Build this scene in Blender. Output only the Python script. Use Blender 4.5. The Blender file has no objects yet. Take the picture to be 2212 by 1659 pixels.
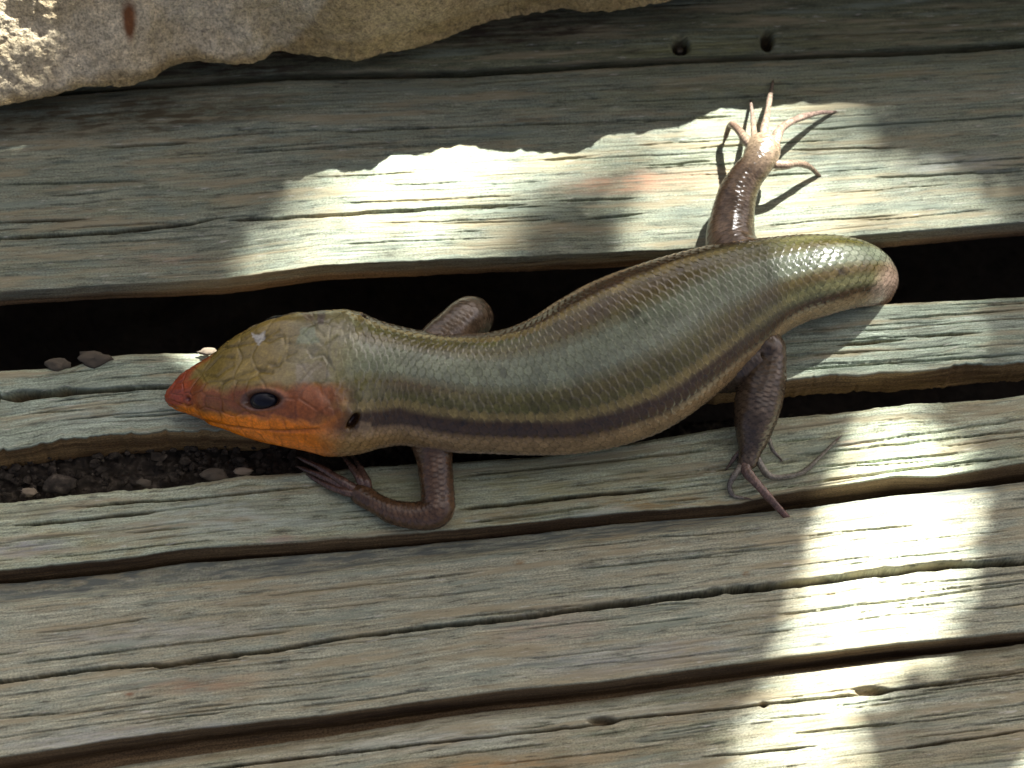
import bpy, math, random
import numpy as np
from mathutils import Vector

random.seed(4); rng = np.random.default_rng(7)
S = bpy.context.scene
COL = S.collection
rad = math.radians

# ------------------------------------------------------------------ camera, sky, sun, exposure
TH = rad(24.0); DIST = 400.0; WIDTH = 166.0          # millimetres
camd = bpy.data.cameras.new('camera'); cam = bpy.data.objects.new('camera', camd); COL.objects.link(cam)
cam.location = (0, -DIST*math.sin(TH)*.001, DIST*math.cos(TH)*.001)
cam.rotation_euler = (TH, 0, 0)
camd.sensor_width = 36; camd.lens = 36*DIST/WIDTH; camd.clip_start = .01; camd.clip_end = 200
camd.dof.use_dof = True; camd.dof.focus_distance = .395; camd.dof.aperture_fstop = 22
S.camera = cam
SUN_EL = rad(48); SUN_AZ = rad(30)                    # azimuth clockwise from +Y
L = np.array([math.sin(SUN_AZ)*math.cos(SUN_EL), math.cos(SUN_AZ)*math.cos(SUN_EL), math.sin(SUN_EL)])
world = bpy.data.worlds.new('World'); S.world = world; world.use_nodes = True
wn = world.node_tree.nodes; wl = world.node_tree.links
sky = wn.new('ShaderNodeTexSky'); sky.sky_type = 'NISHITA'; sky.sun_disc = False
sky.sun_elevation = SUN_EL; sky.sun_rotation = SUN_AZ
sky.air_density = .2; sky.dust_density = 7.0; sky.ozone_density = 0
wl.new(sky.outputs[0], wn['Background'].inputs[0]); wn['Background'].inputs[1].default_value = .05
sd = bpy.data.lights.new('sun', 'SUN'); sd.energy = 5; sd.angle = rad(.53); sd.color = (1, .98, .96)
so = bpy.data.objects.new('sun', sd); COL.objects.link(so)
so.rotation_euler = Vector(L.tolist()).to_track_quat('Z', 'Y').to_euler()
S.view_settings.view_transform = 'Standard'; S.view_settings.look = 'None'
S.view_settings.gamma = 1; S.view_settings.use_curve_mapping = False
S.view_settings.exposure = 2.9

# ------------------------------------------------------------------ helpers
CP = np.array([0, -DIST*math.sin(TH), DIST*math.cos(TH)])
UPV = np.array([0, math.cos(TH), math.sin(TH)]); FW = np.array([0, math.sin(TH), -math.cos(TH)])
K = WIDTH/DIST/2212.0
def W(u, v, z=0.0):
    """point (mm) at height z seen along the picture direction (u, v)"""
    u = np.asarray(u, float); v = np.asarray(v, float); z = np.asarray(z, float)
    x = (u-1106)*K; y = -(v-829.5)*K
    dx = x; dy = y*UPV[1]+FW[1]; dz = y*UPV[2]+FW[2]
    t = (z-CP[2])/dz
    return np.stack(np.broadcast_arrays(dx*t, CP[1]+dy*t, z+0*t), -1)
def PX(P):
    d = P-CP; f = d@FW
    return 1106+d[..., 0]/f/K, 829.5-(d@UPV)/f/K

def _h(ix, iy, iz, seed):
    n = (ix.astype(np.int64)*374761393 + iy.astype(np.int64)*668265263 + iz.astype(np.int64)*2147483647 + seed*1274126177) & 0xffffffff
    n = ((n ^ (n >> 13))*1274126177) & 0xffffffff
    n = ((n ^ (n >> 15))*2246822519) & 0xffffffff
    return ((n ^ (n >> 16)) & 0xffffff)/float(0xffffff)
def vnoise(x, y, z=None, seed=0):
    x, y = np.broadcast_arrays(np.asarray(x, float), np.asarray(y, float))
    fx = np.floor(x); fy = np.floor(y); tx = x-fx; ty = y-fy
    tx = tx*tx*(3-2*tx); ty = ty*ty*(3-2*ty)
    def pl(iz):
        a = _h(fx, fy, iz, seed); b = _h(fx+1, fy, iz, seed); c = _h(fx, fy+1, iz, seed); d = _h(fx+1, fy+1, iz, seed)
        return (a*(1-tx)+b*tx)*(1-ty)+(c*(1-tx)+d*tx)*ty
    if z is None: return pl(np.zeros_like(fx))*2-1
    fz = np.floor(z); tz = z-fz; tz = tz*tz*(3-2*tz)
    return (pl(fz)*(1-tz)+pl(fz+1)*tz)*2-1
def fbm(x, y, z=None, o=4, seed=0, g=.5):
    s = 0; a = 1; t = 0
    for i in range(o):
        s = s+a*vnoise(x*2**i+i*7.3, y*2**i+i*3.1, None if z is None else z*2**i, seed+i*17); t += a; a *= g
    return s/t

def make_mesh(name, V, F, mat, parent=None, attrs=None, uv=None, smooth=True, scale=.001):
    """V (n,3) in mm, F (m,4) or (m,3)"""
    me = bpy.data.meshes.new(name)
    V = np.asarray(V, np.float32)*scale; F = np.asarray(F, np.int32)
    k = F.shape[1]
    me.vertices.add(len(V)); me.vertices.foreach_set('co', V.ravel())
    me.loops.add(F.size); me.loops.foreach_set('vertex_index', F.ravel())
    me.polygons.add(len(F)); me.polygons.foreach_set('loop_start', np.arange(0, F.size, k, dtype=np.int32))
    me.update(calc_edges=True)
    me.polygons.foreach_set('use_smooth', np.full(len(F), smooth))
    if uv is not None:
        l = me.uv_layers.new(name='UVMap'); l.data.foreach_set('uv', np.asarray(uv, np.float32)[F.ravel()].ravel())
    for n, a in (attrs or {}).items():
        a = np.asarray(a, np.float32)
        if a.ndim == 1:
            at = me.attributes.new(n, 'FLOAT', 'POINT'); at.data.foreach_set('value', a)
        else:
            if a.shape[1] == 3: a = np.concatenate([a, np.ones((len(a), 1), np.float32)], 1)
            at = me.attributes.new(n, 'FLOAT_COLOR', 'POINT'); at.data.foreach_set('color', a.ravel())
    me.validate(); me.update()
    if mat: me.materials.append(mat)
    o = bpy.data.objects.new(name, me); COL.objects.link(o)
    if parent: o.parent = parent
    return o
def grid_faces(r, c, wrap=False):
    i = np.arange(r-1)[:, None]; j = np.arange(c if wrap else c-1)[None, :]
    j2 = (j+1) % c
    return np.stack([i*c+j, i*c+j2, (i+1)*c+j2, (i+1)*c+j], -1).reshape(-1, 4)
def tag(o, label=None, cat=None, kind=None, group=None):
    for k, v in (('label', label), ('category', cat), ('kind', kind), ('group', group)):
        if v: o[k] = v
    return o
def empty(name, loc):
    o = bpy.data.objects.new(name, None); COL.objects.link(o); o.location = loc; o.empty_display_size = .01
    return o
def gnormals(G, wrap=False):
    du = np.gradient(G, axis=0)
    dv = (np.roll(G, -1, 1)-np.roll(G, 1, 1)) if wrap else np.gradient(G, axis=1)
    n = np.cross(du, dv); n /= np.linalg.norm(n, axis=-1, keepdims=True)+1e-12
    return n
def catmull(P, n):
    P = np.asarray(P, float); m = len(P)
    P = np.vstack([2*P[0]-P[1], P, 2*P[-1]-P[-2]])
    t = np.linspace(0, m-1-1e-9, n); i = np.floor(t).astype(int); f = (t-i)[:, None]
    a, b, c, d = P[i], P[i+1], P[i+2], P[i+3]
    return .5*((2*b)+(-a+c)*f+(2*a-5*b+4*c-d)*f**2+(-a+3*b-3*c+d)*f**3)
def arclen_resample(Q, step, nd=3):
    L_ = np.concatenate([[0], np.cumsum(np.linalg.norm(np.diff(Q[:, :nd], axis=0), axis=1))])
    n = max(4, int(L_[-1]/step)); s = np.linspace(0, L_[-1], n)
    return np.stack([np.interp(s, L_, Q[:, k]) for k in range(Q.shape[1])], 1), s

# ------------------------------------------------------------------ node helpers
class NT:
    def __init__(s, name):
        s.m = bpy.data.materials.new(name); s.m.use_nodes = True
        s.n = s.m.node_tree.nodes; s.l = s.m.node_tree.links; s.b = s.n['Principled BSDF']
    def new(s, t, **k):
        x = s.n.new(t)
        for a, v in k.items(): setattr(x, a, v)
        return x
    def set(s, inp, v):
        if hasattr(v, 'links') or isinstance(v, bpy.types.NodeSocket): s.l.new(v, inp)
        else: inp.default_value = v
    def mapping(s, vec, sc, loc=(0, 0, 0)):
        x = s.new('ShaderNodeMapping'); s.l.new(vec, x.inputs[0]); x.inputs['Scale'].default_value = sc; x.inputs['Location'].default_value = loc
        return x.outputs[0]
    def noise(s, vec, scale=1, detail=4, rough=.5, dist=0):
        x = s.new('ShaderNodeTexNoise'); s.l.new(vec, x.inputs['Vector'])
        x.inputs['Scale'].default_value = scale; x.inputs['Detail'].default_value = detail
        x.inputs['Roughness'].default_value = rough; x.inputs['Distortion'].default_value = dist
        return x.outputs[0]
    def ramp(s, f, stops):
        x = s.new('ShaderNodeValToRGB'); s.l.new(f, x.inputs[0]); e = x.color_ramp.elements
        while len(e) < len(stops): e.new(.5)
        for i, (p, c) in enumerate(stops):
            e[i].position = p; e[i].color = (c, c, c, 1) if not hasattr(c, '__len__') else (*c[:3], 1)
        return x.outputs[0]
    def mix(s, f, a, b, mode='MIX'):
        x = s.new('ShaderNodeMix', data_type='RGBA', blend_type=mode)
        s.set(x.inputs[0], f)
        for i, v in ((6, a), (7, b)):
            if isinstance(v, bpy.types.NodeSocket): s.l.new(v, x.inputs[i])
            else: x.inputs[i].default_value = (*v[:3], 1)
        return x.outputs[2]
    def math(s, op, a, b=0):
        x = s.new('ShaderNodeMath', operation=op); s.set(x.inputs[0], a); s.set(x.inputs[1], b); return x.outputs[0]
    def bump(s, h, dist, strength=1, prev=None):
        x = s.new('ShaderNodeBump'); s.l.new(h, x.inputs['Height']); x.inputs['Distance'].default_value = dist
        x.inputs['Strength'].default_value = strength
        if prev: s.l.new(prev, x.inputs['Normal'])
        return x.outputs[0]
    def attr(s, n):
        return s.new('ShaderNodeAttribute', attribute_name=n)

def wood_material(name, cA, cB, cC, cut=(.20, .135, .065), off=0.0, rough=.72):
    t = NT(name); uv = t.new('ShaderNodeUVMap', uv_map='UVMap').outputs[0]
    m1 = t.noise(t.mapping(uv, (95, 2600, 1), (off, off*3, 0)), 1, 5, .62)
    m2 = t.noise(t.mapping(uv, (22, 210, 1), (off*2, off, 0)), 1, 5, .6, .3)
    m3 = t.noise(t.mapping(uv, (160, 520, 1), (off, 2*off, 0)), 1, 5, .65)
    m4 = t.noise(t.mapping(uv, (2600, 4600, 1)), 1, 2, .6)
    m5 = t.noise(t.mapping(uv, (190, 1300, 1), (3+off, 1, 0)), 1, 4, .6)
    c = t.mix(t.ramp(m2, [(.36, 0), (.62, 1)]), cA, cB)
    c = t.mix(t.ramp(m3, [(.46, 0), (.68, 1)]), c, cC)
    c = t.mix(1.0, c, t.ramp(m1, [(.25, .30), (.40, .76), (.55, 1.06), (.76, 1.5)]), 'MULTIPLY')
    c = t.mix(1.0, c, t.ramp(m5, [(.30, .34), (.40, .80), (.46, 1.0), (.62, 1.04), (.70, 1.40)]), 'MULTIPLY')
    c = t.mix(1.0, c, t.ramp(m4, [(.25, .50), (.5, 1.0), (.78, 1.5)]), 'MULTIPLY')
    m6 = t.noise(t.mapping(uv, (36, 420, 1), (off*1.3+5, off, 0)), 1, 5, .65)
    c = t.mix(t.ramp(m6, [(.50, 0), (.62, .75)]), c, (.29, .25, .15))
    c = t.mix(t.ramp(m6, [(.34, .7), (.44, 0)]), c, (.20, .24, .185))
    m7 = t.noise(t.mapping(uv, (260, 2300, 1), (off, 9, 0)), 1, 3, .6)
    c = t.mix(t.ramp(m7, [(.63, 0), (.72, .75)]), c, (.50, .49, .42))
    c = t.mix(t.ramp(m7, [(.29, .8), (.36, 0)]), c, (.05, .048, .032))
    st = t.attr('stain_shade'); sa = t.math('MULTIPLY', st.outputs['Alpha'], t.ramp(m5, [(.42, .25), (.58, 1)]))
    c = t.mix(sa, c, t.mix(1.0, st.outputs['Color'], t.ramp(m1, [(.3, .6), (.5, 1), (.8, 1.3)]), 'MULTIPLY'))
    cc = t.mix(t.ramp(m2, [(.4, 0), (.6, 1)]), cut, (cut[0]*.36, cut[1]*.32, cut[2]*.30))
    cc = t.mix(1.0, cc, t.ramp(m1, [(.3, .55), (.7, 1.4)]), 'MULTIPLY')
    cc = t.mix(1.0, cc, t.ramp(m4, [(.25, .4), (.5, 1.0), (.78, 1.7)]), 'MULTIPLY')
    c = t.mix(t.attr('cut').outputs['Fac'], c, cc)
    t.l.new(c, t.b.inputs['Base Color'])
    t.l.new(t.ramp(m5, [(.3, rough+.12), (.7, rough-.06)]), t.b.inputs['Roughness'])
    t.b.inputs['Specular IOR Level'].default_value = .35
    b = t.bump(m1, .00013, .8); b = t.bump(m5, .00012, .7, b); b = t.bump(m4, .00006, .6, b)
    t.l.new(b, t.b.inputs['Normal'])
    return t.m

# ------------------------------------------------------------------ ground under the deck
t = NT('dark_earth'); tc = t.new('ShaderNodeTexCoord').outputs['Object']
n = t.noise(t.mapping(tc, (300, 300, 300)), 1, 6, .6)
t.l.new(t.ramp(n, [(.3, (.012, .009, .006)), (.7, (.035, .026, .018))]), t.b.inputs['Base Color']); t.b.inputs['Roughness'].default_value = .95
t.l.new(t.bump(n, .003), t.b.inputs['Normal']); EARTH = t.m
ga = np.linspace(-1, 1, 161); gx, gy = np.meshgrid(np.sign(ga)*ga**4*15000+ga*300, np.sign(ga)*ga**4*15000+ga*300)
gx = gx+0; gz = -62+fbm(gx/14, gy/14, o=4, seed=5)*3
tag(make_mesh('ground', np.stack([gx, gy, gz], -1).reshape(-1, 3), grid_faces(161, 161), EARTH), kind='structure')

# ------------------------------------------------------------------ the timber deck
deck = tag(empty('deck', (0, 0, 0)), kind='structure')
UU = np.unique(np.round(np.concatenate([np.linspace(-6500, -1200, 22), np.linspace(-1200, -60, 90), np.linspace(-60, 2272, 800), np.linspace(2272, 3400, 90), np.linspace(3400, 8500, 22)]), 3))
def rail_v(pts, jit, seed):
    p = np.array(pts, float); x, y = p[:, 0], p[:, 1]
    s0 = (y[1]-y[0])/(x[1]-x[0]); s1 = (y[-1]-y[-2])/(x[-1]-x[-2]); sl = (y[-1]-y[0])/(x[-1]-x[0])
    v = np.interp(UU, x, y)
    v = np.where(UU < x[0], y[0]+(UU-x[0])*sl, v); v = np.where(UU > x[-1], y[-1]+(UU-x[-1])*sl, v)
    k = np.ones(9)/9; vs = np.convolve(np.pad(v, 4, mode='edge'), k, 'valid'); c = (UU > -50) & (UU < 2260); v = np.where(c, vs, v)
    rag = np.clip(fbm(UU/22, 0*UU+seed*3, o=3, seed=seed+5)-.22, 0, 1)*jit*(2.4 if jit > 2.5 else 1.6)
    return v - rag + jit*(fbm(UU/60, 0*UU+seed, o=6, seed=seed, g=.62)*1.6)
def plank(rails, mat, bands=(),  grooves=(), stains_shade=(), holes=(), label=None, seed=1, grain=1.0, checks=40, fine=.115):
    rows = []; cut = []; res = []
    for i, r in enumerate(rails):
        v = rail_v(r['p'], r.get('j', 1.3), seed*31+r.get('s', i))
        zt = r.get('zt', r.get('z', 0.0))
        P = W(UU, v, zt) + np.array([0, 0, r.get('z', 0.0)-zt]) + np.array(r.get('o', (0, 0, 0)), float)
        rows.append(P); cut.append(r.get('c', 0.0))
    G = []; C = []
    mid = len(UU)//2
    for i in range(len(rows)-1):
        d = np.linalg.norm(rows[i+1][mid]-rows[i][mid]); n = max(2, int(d/rails[i].get('f', fine)))
        for k in range(n):
            f = k/n; G.append(rows[i]*(1-f)+rows[i+1]*f); C.append(cut[i]*(1-f)+cut[i+1]*f if abs(cut[i]-cut[i+1]) < .01 else (cut[i] if f < .5 else cut[i+1]))
    G.append(rows[-1]); C.append(cut[-1])
    G = np.array(G); C = np.array(C)[:, None]*np.ones((1, len(UU)))
    for _ in range(3):                                   # weather the arrises round
        G[1:-1] = G[1:-1]*.5+.25*(G[:-2]+G[2:])
        C[1:-1] = C[1:-1]*.5+.25*(C[:-2]+C[2:])
    N = gnormals(G); N = np.where((N[..., 2:].mean() < 0), -N, N)
    acr = np.concatenate([[0], np.cumsum(np.linalg.norm(np.diff(G[:, mid], axis=0), axis=1))])[:, None]*np.ones((1, len(UU)))
    al = G[..., 0]; upn = np.clip(N[..., 2], 0, 1)
    D = fbm(al/34, acr/.8, o=4, seed=seed+3, g=.6)*.07+fbm(al/14, acr/.33, o=2, seed=seed+9)*.035
    D += fbm(al/40, acr/8, o=3, seed=seed+5)*.22
    D -= np.clip(fbm(al/24, acr/.45, o=3, seed=seed+40)-.36, 0, 1)*.7    # open grain
    D *= grain
    u, v = PX(G)
    gr = np.random.default_rng(seed*13+1)
    gl = [(list(g[0]), g[1], g[2]) for g in grooves]
    v0, v1 = rail_v(rails[1]['p'], 0, 1), rail_v(rails[-2]['p'], 0, 1)
    for _ in range(checks):                              # short drying checks along the grain
        x = gr.uniform(-150, 2300); ln = gr.uniform(60, 420); f = gr.uniform(.06, .94)
        q = lambda xx: np.interp(xx, UU, v0)*(1-f)+np.interp(xx, UU, v1)*f
        gl.append(([(x, q(x)), (x+ln*.5, q(x+ln*.5)+gr.uniform(-3, 3)), (x+ln, q(x+ln))], gr.uniform(.9, 1.9), gr.uniform(.3, .8)))
    for pts, wd, dep in gl:
        p = np.array(pts, float); x = p[:, 0]; full = p[0, 0] <= 0 and p[-1, 0] >= 2200
        gv = rail_v(pts, 1.6, seed*7+int(x[0]) % 97) if full else np.interp(UU, x, p[:, 1])+fbm(UU/50, UU*0+x[0], o=4, seed=seed+2)*2.2
        tp = np.ones_like(UU) if full else np.clip(np.minimum((UU-x[0])/50+(.35 if x[0] <= 0 else 0), (x[-1]-UU)/50+(.35 if x[-1] >= 2200 else 0)), 0, 1)
        if x[0] <= 0: tp = np.where(UU < x[0], np.clip(1+(UU-x[0])/600, 0, 1), tp) if not full else tp
        wv = (p[:, 2] if p.shape[1] > 2 else np.full(len(p), wd)); ww = np.interp(UU, x, wv)*.8*(.75+.5*(vnoise(UU/23, UU*0+2, seed=seed)*.5+.5))
        d = np.abs(v-gv[None])/(ww[None]*.5*np.clip(tp, .25, 1)[None]+.4)
        prof = np.exp(-np.clip(d, 0, 4)**3)
        D -= prof*dep*(3.0 if dep > .95 else 1.5)*tp[None]*(upn > .3)
        if dep > .95: C = np.maximum(C, np.clip(np.exp(-np.clip(d*.95, 0, 4)**4)*tp[None], 0, 1))  # brown inner wood in main cracks, also painting in their shade
    for (hu, hv, ru, rv, dep) in holes:
        d = ((u-hu)/ru)**2+((v-hv)/rv)**2
        D -= np.exp(-d**2)*dep; C = np.maximum(C, np.exp(-d**2)*.8)
    ST = np.zeros(G.shape[:2]+(4,)); HD_ = np.zeros(G.shape[:2])
    for (hu, hv, ru, rv, dep) in holes:
        if dep > 4: HD_ = np.maximum(HD_, np.exp(-(((u-hu)/ru)**2+((v-hv)/rv)**2)**3))
    nz = fbm(al/9, acr/2.0, o=5, seed=seed+70, g=.6)
    for (su, sv, ru, rv, col, a) in stains_shade:
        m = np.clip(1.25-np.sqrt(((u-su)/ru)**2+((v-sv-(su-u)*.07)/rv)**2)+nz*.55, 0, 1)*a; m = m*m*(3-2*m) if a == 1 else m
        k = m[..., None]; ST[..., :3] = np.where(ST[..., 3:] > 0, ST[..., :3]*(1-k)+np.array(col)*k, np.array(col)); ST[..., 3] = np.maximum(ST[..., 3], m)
    ST[..., :3] = np.where(HD_[..., None] > .3, np.array([.016, .012, .009]), ST[..., :3]); ST[..., 3] = np.where(HD_ > .3, 1.0, ST[..., 3])  # near-black painted into the nail holes to deepen their shade
    for (pa, pb, col, a) in bands:
        va = rail_v(pa, 1, 3)[None]; vb = rail_v(pb, 1, 4)[None]
        m = np.clip((v-va)/5+nz*1.2+.5, 0, 1)*np.clip((vb-v)/9+nz*2.2+.5, 0, 1)*a; k = m[..., None]
        ST[..., :3] = np.where(ST[..., 3:] > 0, ST[..., :3]*(1-k)+np.array(col)*k, np.array(col)); ST[..., 3] = np.maximum(ST[..., 3], m)
    G = G+N*D[..., None]
    o = make_mesh('plank', G.reshape(-1, 3), grid_faces(*G.shape[:2]), mat, deck,
                  {'cut': np.clip(C, 0, 1).ravel(), 'stain_shade': ST.reshape(-1, 4)}, np.stack([al, acr], -1).reshape(-1, 2)*.001)
    if label: o['label'] = label
    return o
def off(p, dv): return [(a, b+dv) for a, b in p]

TAN = (.30, .20, .12); OCH = (.26, .19, .08); BLU = (.20, .24, .26); PALE = (.42, .43, .36); GRN = (.19, .20, .09); DRK = (.07, .07, .05); RUST = (.34, .19, .11)
w_top = wood_material('weathered_wood_olive', (0.123, 0.132, 0.075), (0.172, 0.183, 0.107), (0.088, 0.100, 0.062), off=1.7)  # dark olive tone, partly standing in for skylight lost at the top
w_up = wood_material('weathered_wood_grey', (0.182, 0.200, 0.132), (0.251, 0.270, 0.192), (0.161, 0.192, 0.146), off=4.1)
w_b = wood_material('weathered_wood_teal', (0.246, 0.298, 0.214), (0.304, 0.358, 0.276), (0.217, 0.248, 0.174), off=7.9, cut=(.36, .24, .10))
w_c = wood_material('weathered_wood_pale', (0.295, 0.335, 0.230), (0.354, 0.397, 0.282), (0.275, 0.275, 0.163), off=11.3)
w_d = wood_material('weathered_wood_tan', (0.280, 0.275, 0.186), (0.325, 0.335, 0.243), (0.231, 0.258, 0.197), off=15.2)
w_f = wood_material('weathered_wood_brown', (0.256, 0.236, 0.146), (0.325, 0.341, 0.253), (0.187, 0.198, 0.123), off=19.6)

seam = [(0, 205), (320, 182), (600, 165), (885, 158), (988, 156), (1228, 141), (1468, 128), (1687, 120), (1887, 112), (2212, 94)]
gapT = [(0, 637), (240, 622), (480, 610), (708, 578), (1100, 562), (1470, 545), (1700, 530), (1900, 512), (2212, 486)]
gapB = [(0, 799), (155, 791), (215, 770), (280, 762), (440, 760), (1000, 722), (1500, 680), (1880, 656), (2212, 637)]
lipB = [(0, 979), (160, 950), (360, 937), (500, 935), (700, 925), (1100, 885), (1500, 840), (1685, 824), (1832, 812), (1960, 808), (2030, 804), (2070, 792), (2124, 791), (2212, 785)]
backC = [(0, 1087), (200, 1063), (380, 1049), (450, 1040), (520, 1027), (680, 1019), (800, 1006), (963, 997), (1161, 984), (1321, 961), (1549, 925), (1678, 902), (1832, 887), (1960, 870), (2124, 861), (2212, 850)]
lipC = [(0, 1236), (240, 1214), (400, 1190), (680, 1172), (868, 1157), (988, 1148), (1148, 1132), (1328, 1112), (1593, 1092), (1687, 1070), (1847, 1046), (1927, 1032), (2027, 1034), (2212, 1004)]
backD = [(0, 1260), (240, 1237), (400, 1213), (680, 1193), (868, 1178), (1148, 1152), (1328, 1130), (1593, 1114), (1767, 1096), (1927, 1072), (2107, 1054), (2212, 1040)]
chamD = [(0, 1305), (400, 1262), (800, 1222), (1000, 1198), (1300, 1164), (1600, 1126), (1767, 1105), (1927, 1082), (2107, 1062), (2212, 1050)]
lipE = [(0, 1642), (320, 1592), (560, 1564), (708, 1550), (1028, 1504), (1308, 1476), (1607, 1437), (1927, 1396), (2212, 1368)]
backF = [(0, 1706), (280, 1655), (708, 1594), (1028, 1543), (1188, 1527), (1327, 1510), (1647, 1463), (1927, 1428), (2212, 1394)]
far = 32.0
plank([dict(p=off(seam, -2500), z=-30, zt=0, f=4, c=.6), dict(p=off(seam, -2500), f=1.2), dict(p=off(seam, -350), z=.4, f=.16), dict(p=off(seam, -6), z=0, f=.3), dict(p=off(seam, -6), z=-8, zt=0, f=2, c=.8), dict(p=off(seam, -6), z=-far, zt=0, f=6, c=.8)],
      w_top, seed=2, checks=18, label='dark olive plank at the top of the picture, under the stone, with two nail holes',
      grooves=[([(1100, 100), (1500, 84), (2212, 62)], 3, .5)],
      holes=[(1470, 97, 16, 17, 5), (1657, 86, 12, 19, 5)], stains_shade=[(1500, 105, 200, 24, GRN, .8), (1900, 70, 300, 26, (.16, .16, .09), .8), (1100, 60, 500, 45, (.045, .032, .018), 1), (500, 130, 500, 60, (.045, .032, .018), 1)])  # the two brown-black ovals paint the shade under the stone
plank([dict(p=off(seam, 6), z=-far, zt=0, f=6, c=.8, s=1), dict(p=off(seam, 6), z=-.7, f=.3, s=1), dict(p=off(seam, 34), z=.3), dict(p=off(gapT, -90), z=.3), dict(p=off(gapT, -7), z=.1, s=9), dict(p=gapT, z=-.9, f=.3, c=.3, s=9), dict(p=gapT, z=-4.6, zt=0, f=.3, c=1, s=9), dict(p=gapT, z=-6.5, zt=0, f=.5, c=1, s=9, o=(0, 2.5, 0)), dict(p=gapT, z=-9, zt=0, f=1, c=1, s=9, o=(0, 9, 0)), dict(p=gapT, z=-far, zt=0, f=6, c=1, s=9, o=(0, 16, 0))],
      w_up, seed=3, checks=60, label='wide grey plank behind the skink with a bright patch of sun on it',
      grooves=[([(0, 516), (240, 501), (400, 484), (490, 467)], 5.5, 1.5), ([(490, 478), (708, 465), (908, 452), (1140, 441)], 4.5, 1.2), ([(0, 481), (200, 472)], 4, 1.0),
               ([(200, 318), (440, 308)], 4, .8), ([(480, 332), (885, 305)], 3, .6), ([(708, 284), (1148, 268), (1590, 252)], 3.4, .8), ([(1327, 220), (1727, 204)], 3, .6),
               ([(1687, 324), (1967, 318)], 3, .6), ([(1727, 282), (2212, 248)], 3.2, .7), ([(1879, 384), (2212, 370)], 3.4, .8), ([(1160, 346), (1300, 336)], 3, .6), ([(1188, 436), (1388, 427)], 3.5, .7),
               ([(1380, 360), (1560, 345)], 3, .6), ([(0, 400), (330, 388)], 3, .5), ([(1240, 474), (1400, 462)], 4, .8)],
      stains_shade=[(1380, 392, 190, 26, RUST, .9), (230, 250, 480, 50, (.075, .06, .03), 1), (860, 190, 150, 22, (.20, .21, .15), .7),  # dark oval at the left is painted shade below the stone
              (1700, 180, 600, 40, GRN, .4), (2080, 350, 120, 30, (.30, .32, .28), .7), (400, 335, 60, 15, OCH, .4), (350, 560, 120, 14, TAN, .5)])
plank([dict(p=gapB, z=-far, zt=0, f=6, c=1, s=1), dict(p=gapB, z=-6, zt=0, f=1, c=1, s=1), dict(p=gapB, z=-.6, f=.3, c=.3, s=1), dict(p=off(gapB, 8), z=.1, s=1), dict(p=off(lipB, -60), z=.1), dict(p=off(lipB, -5), z=0, s=7, j=4), dict(p=lipB, z=-.9, f=.2, c=1, s=7, j=4), dict(p=lipB, z=-6.8, zt=0, f=.3, c=1, s=8, j=5, o=(0, -.3, 0)), dict(p=lipB, z=-10, zt=0, f=2, c=1, o=(0, 6, 0), s=7)],
      w_b, seed=5, checks=34, label='narrow grey green plank beneath the head with a brown split edge',
      grooves=[([(0, 858, 20), (144, 846, 15), (200, 845, 8), (368, 834, 8), (700, 800, 6), (1200, 770, 6)], 8, 1.9), ([(60, 893), (200, 884)], 3, .6), ([(230, 902), (430, 890)], 3, .7),
               ([(1690, 800), (2212, 765)], 4, .8), ([(1800, 745), (1960, 733)], 6, 1.0), ([(1960, 728), (2124, 717)], 5, 1.0), ([(1700, 770), (1900, 756)], 3, .7), ([(1900, 690), (2212, 668)], 3, .7)],
      stains_shade=[(330, 890, 260, 25, (.29, .34, .29), .5), (1900, 810, 300, 14, (.45, .44, .33), .6)])
plank([dict(p=backC, z=-far, zt=0, f=6, c=1, s=1), dict(p=backC, z=-7, zt=0, f=1, c=.7, s=1), dict(p=backC, z=-.6, f=.3, c=.2, s=1, j=2.6), dict(p=off(backC, 7), z=.1, s=1), dict(p=off(lipC, -60), z=.2), dict(p=off(lipC, -5), z=0, s=5), dict(p=lipC, z=-.8, f=.2, c=1, s=5), dict(p=lipC, z=-4, zt=0, f=.2, c=1, s=5), dict(p=lipC, z=-12, zt=0, f=2, c=1, s=5)],
      w_c, seed=8, checks=40, label='pale green plank with splintered lower edge, under the front foot of the skink',
      grooves=[([(152, 1096), (400, 1078), (660, 1052)], 4, 1.0), ([(24, 1136), (200, 1120), (360, 1102)], 5.5, 1.3), ([(260, 1151), (420, 1139)], 3, .7), ([(984, 1101), (1148, 1084), (1288, 1068), (1448, 1055)], 7, 1.3),
               ([(984, 1030), (1240, 1004), (1560, 968)], 4, .9), ([(1655, 1062), (1800, 1036), (2000, 1008), (2212, 985)], 4, .8), ([(1660, 1002), (1745, 994)], 4, .8), ([(1670, 955), (1780, 945)], 5, .9), ([(1700, 985), (2212, 930)], 3, .7), ([(1780, 968), (2212, 905)], 3, .6), ([(1750, 1010), (2100, 975)], 3, .7),
               ([(1000, 1130), (1170, 1108), (1320, 1090)], 5, .8)],
      stains_shade=[(860, 1060, 260, 36, GRN, .65), (1180, 1050, 260, 60, (.27, .26, .12), .75), (1420, 1085, 190, 22, OCH, 1), (1050, 1120, 150, 22, OCH, .7), (1270, 1108, 90, 14, (.42, .46, .38), .9), (1340, 1010, 130, 40, (.16, .17, .10), .8), (500, 1115, 320, 50, (.40, .45, .38), .6), (60, 1180, 110, 24, (.30, .30, .30), .7), (60, 1110, 90, 16, (.20, .21, .14), .9),
              (600, 1165, 70, 12, (.30, .22, .18), .7), (1850, 955, 60, 10, RUST, .6), (970, 1105, 40, 14, (.45, .48, .40), .8)])
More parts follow.
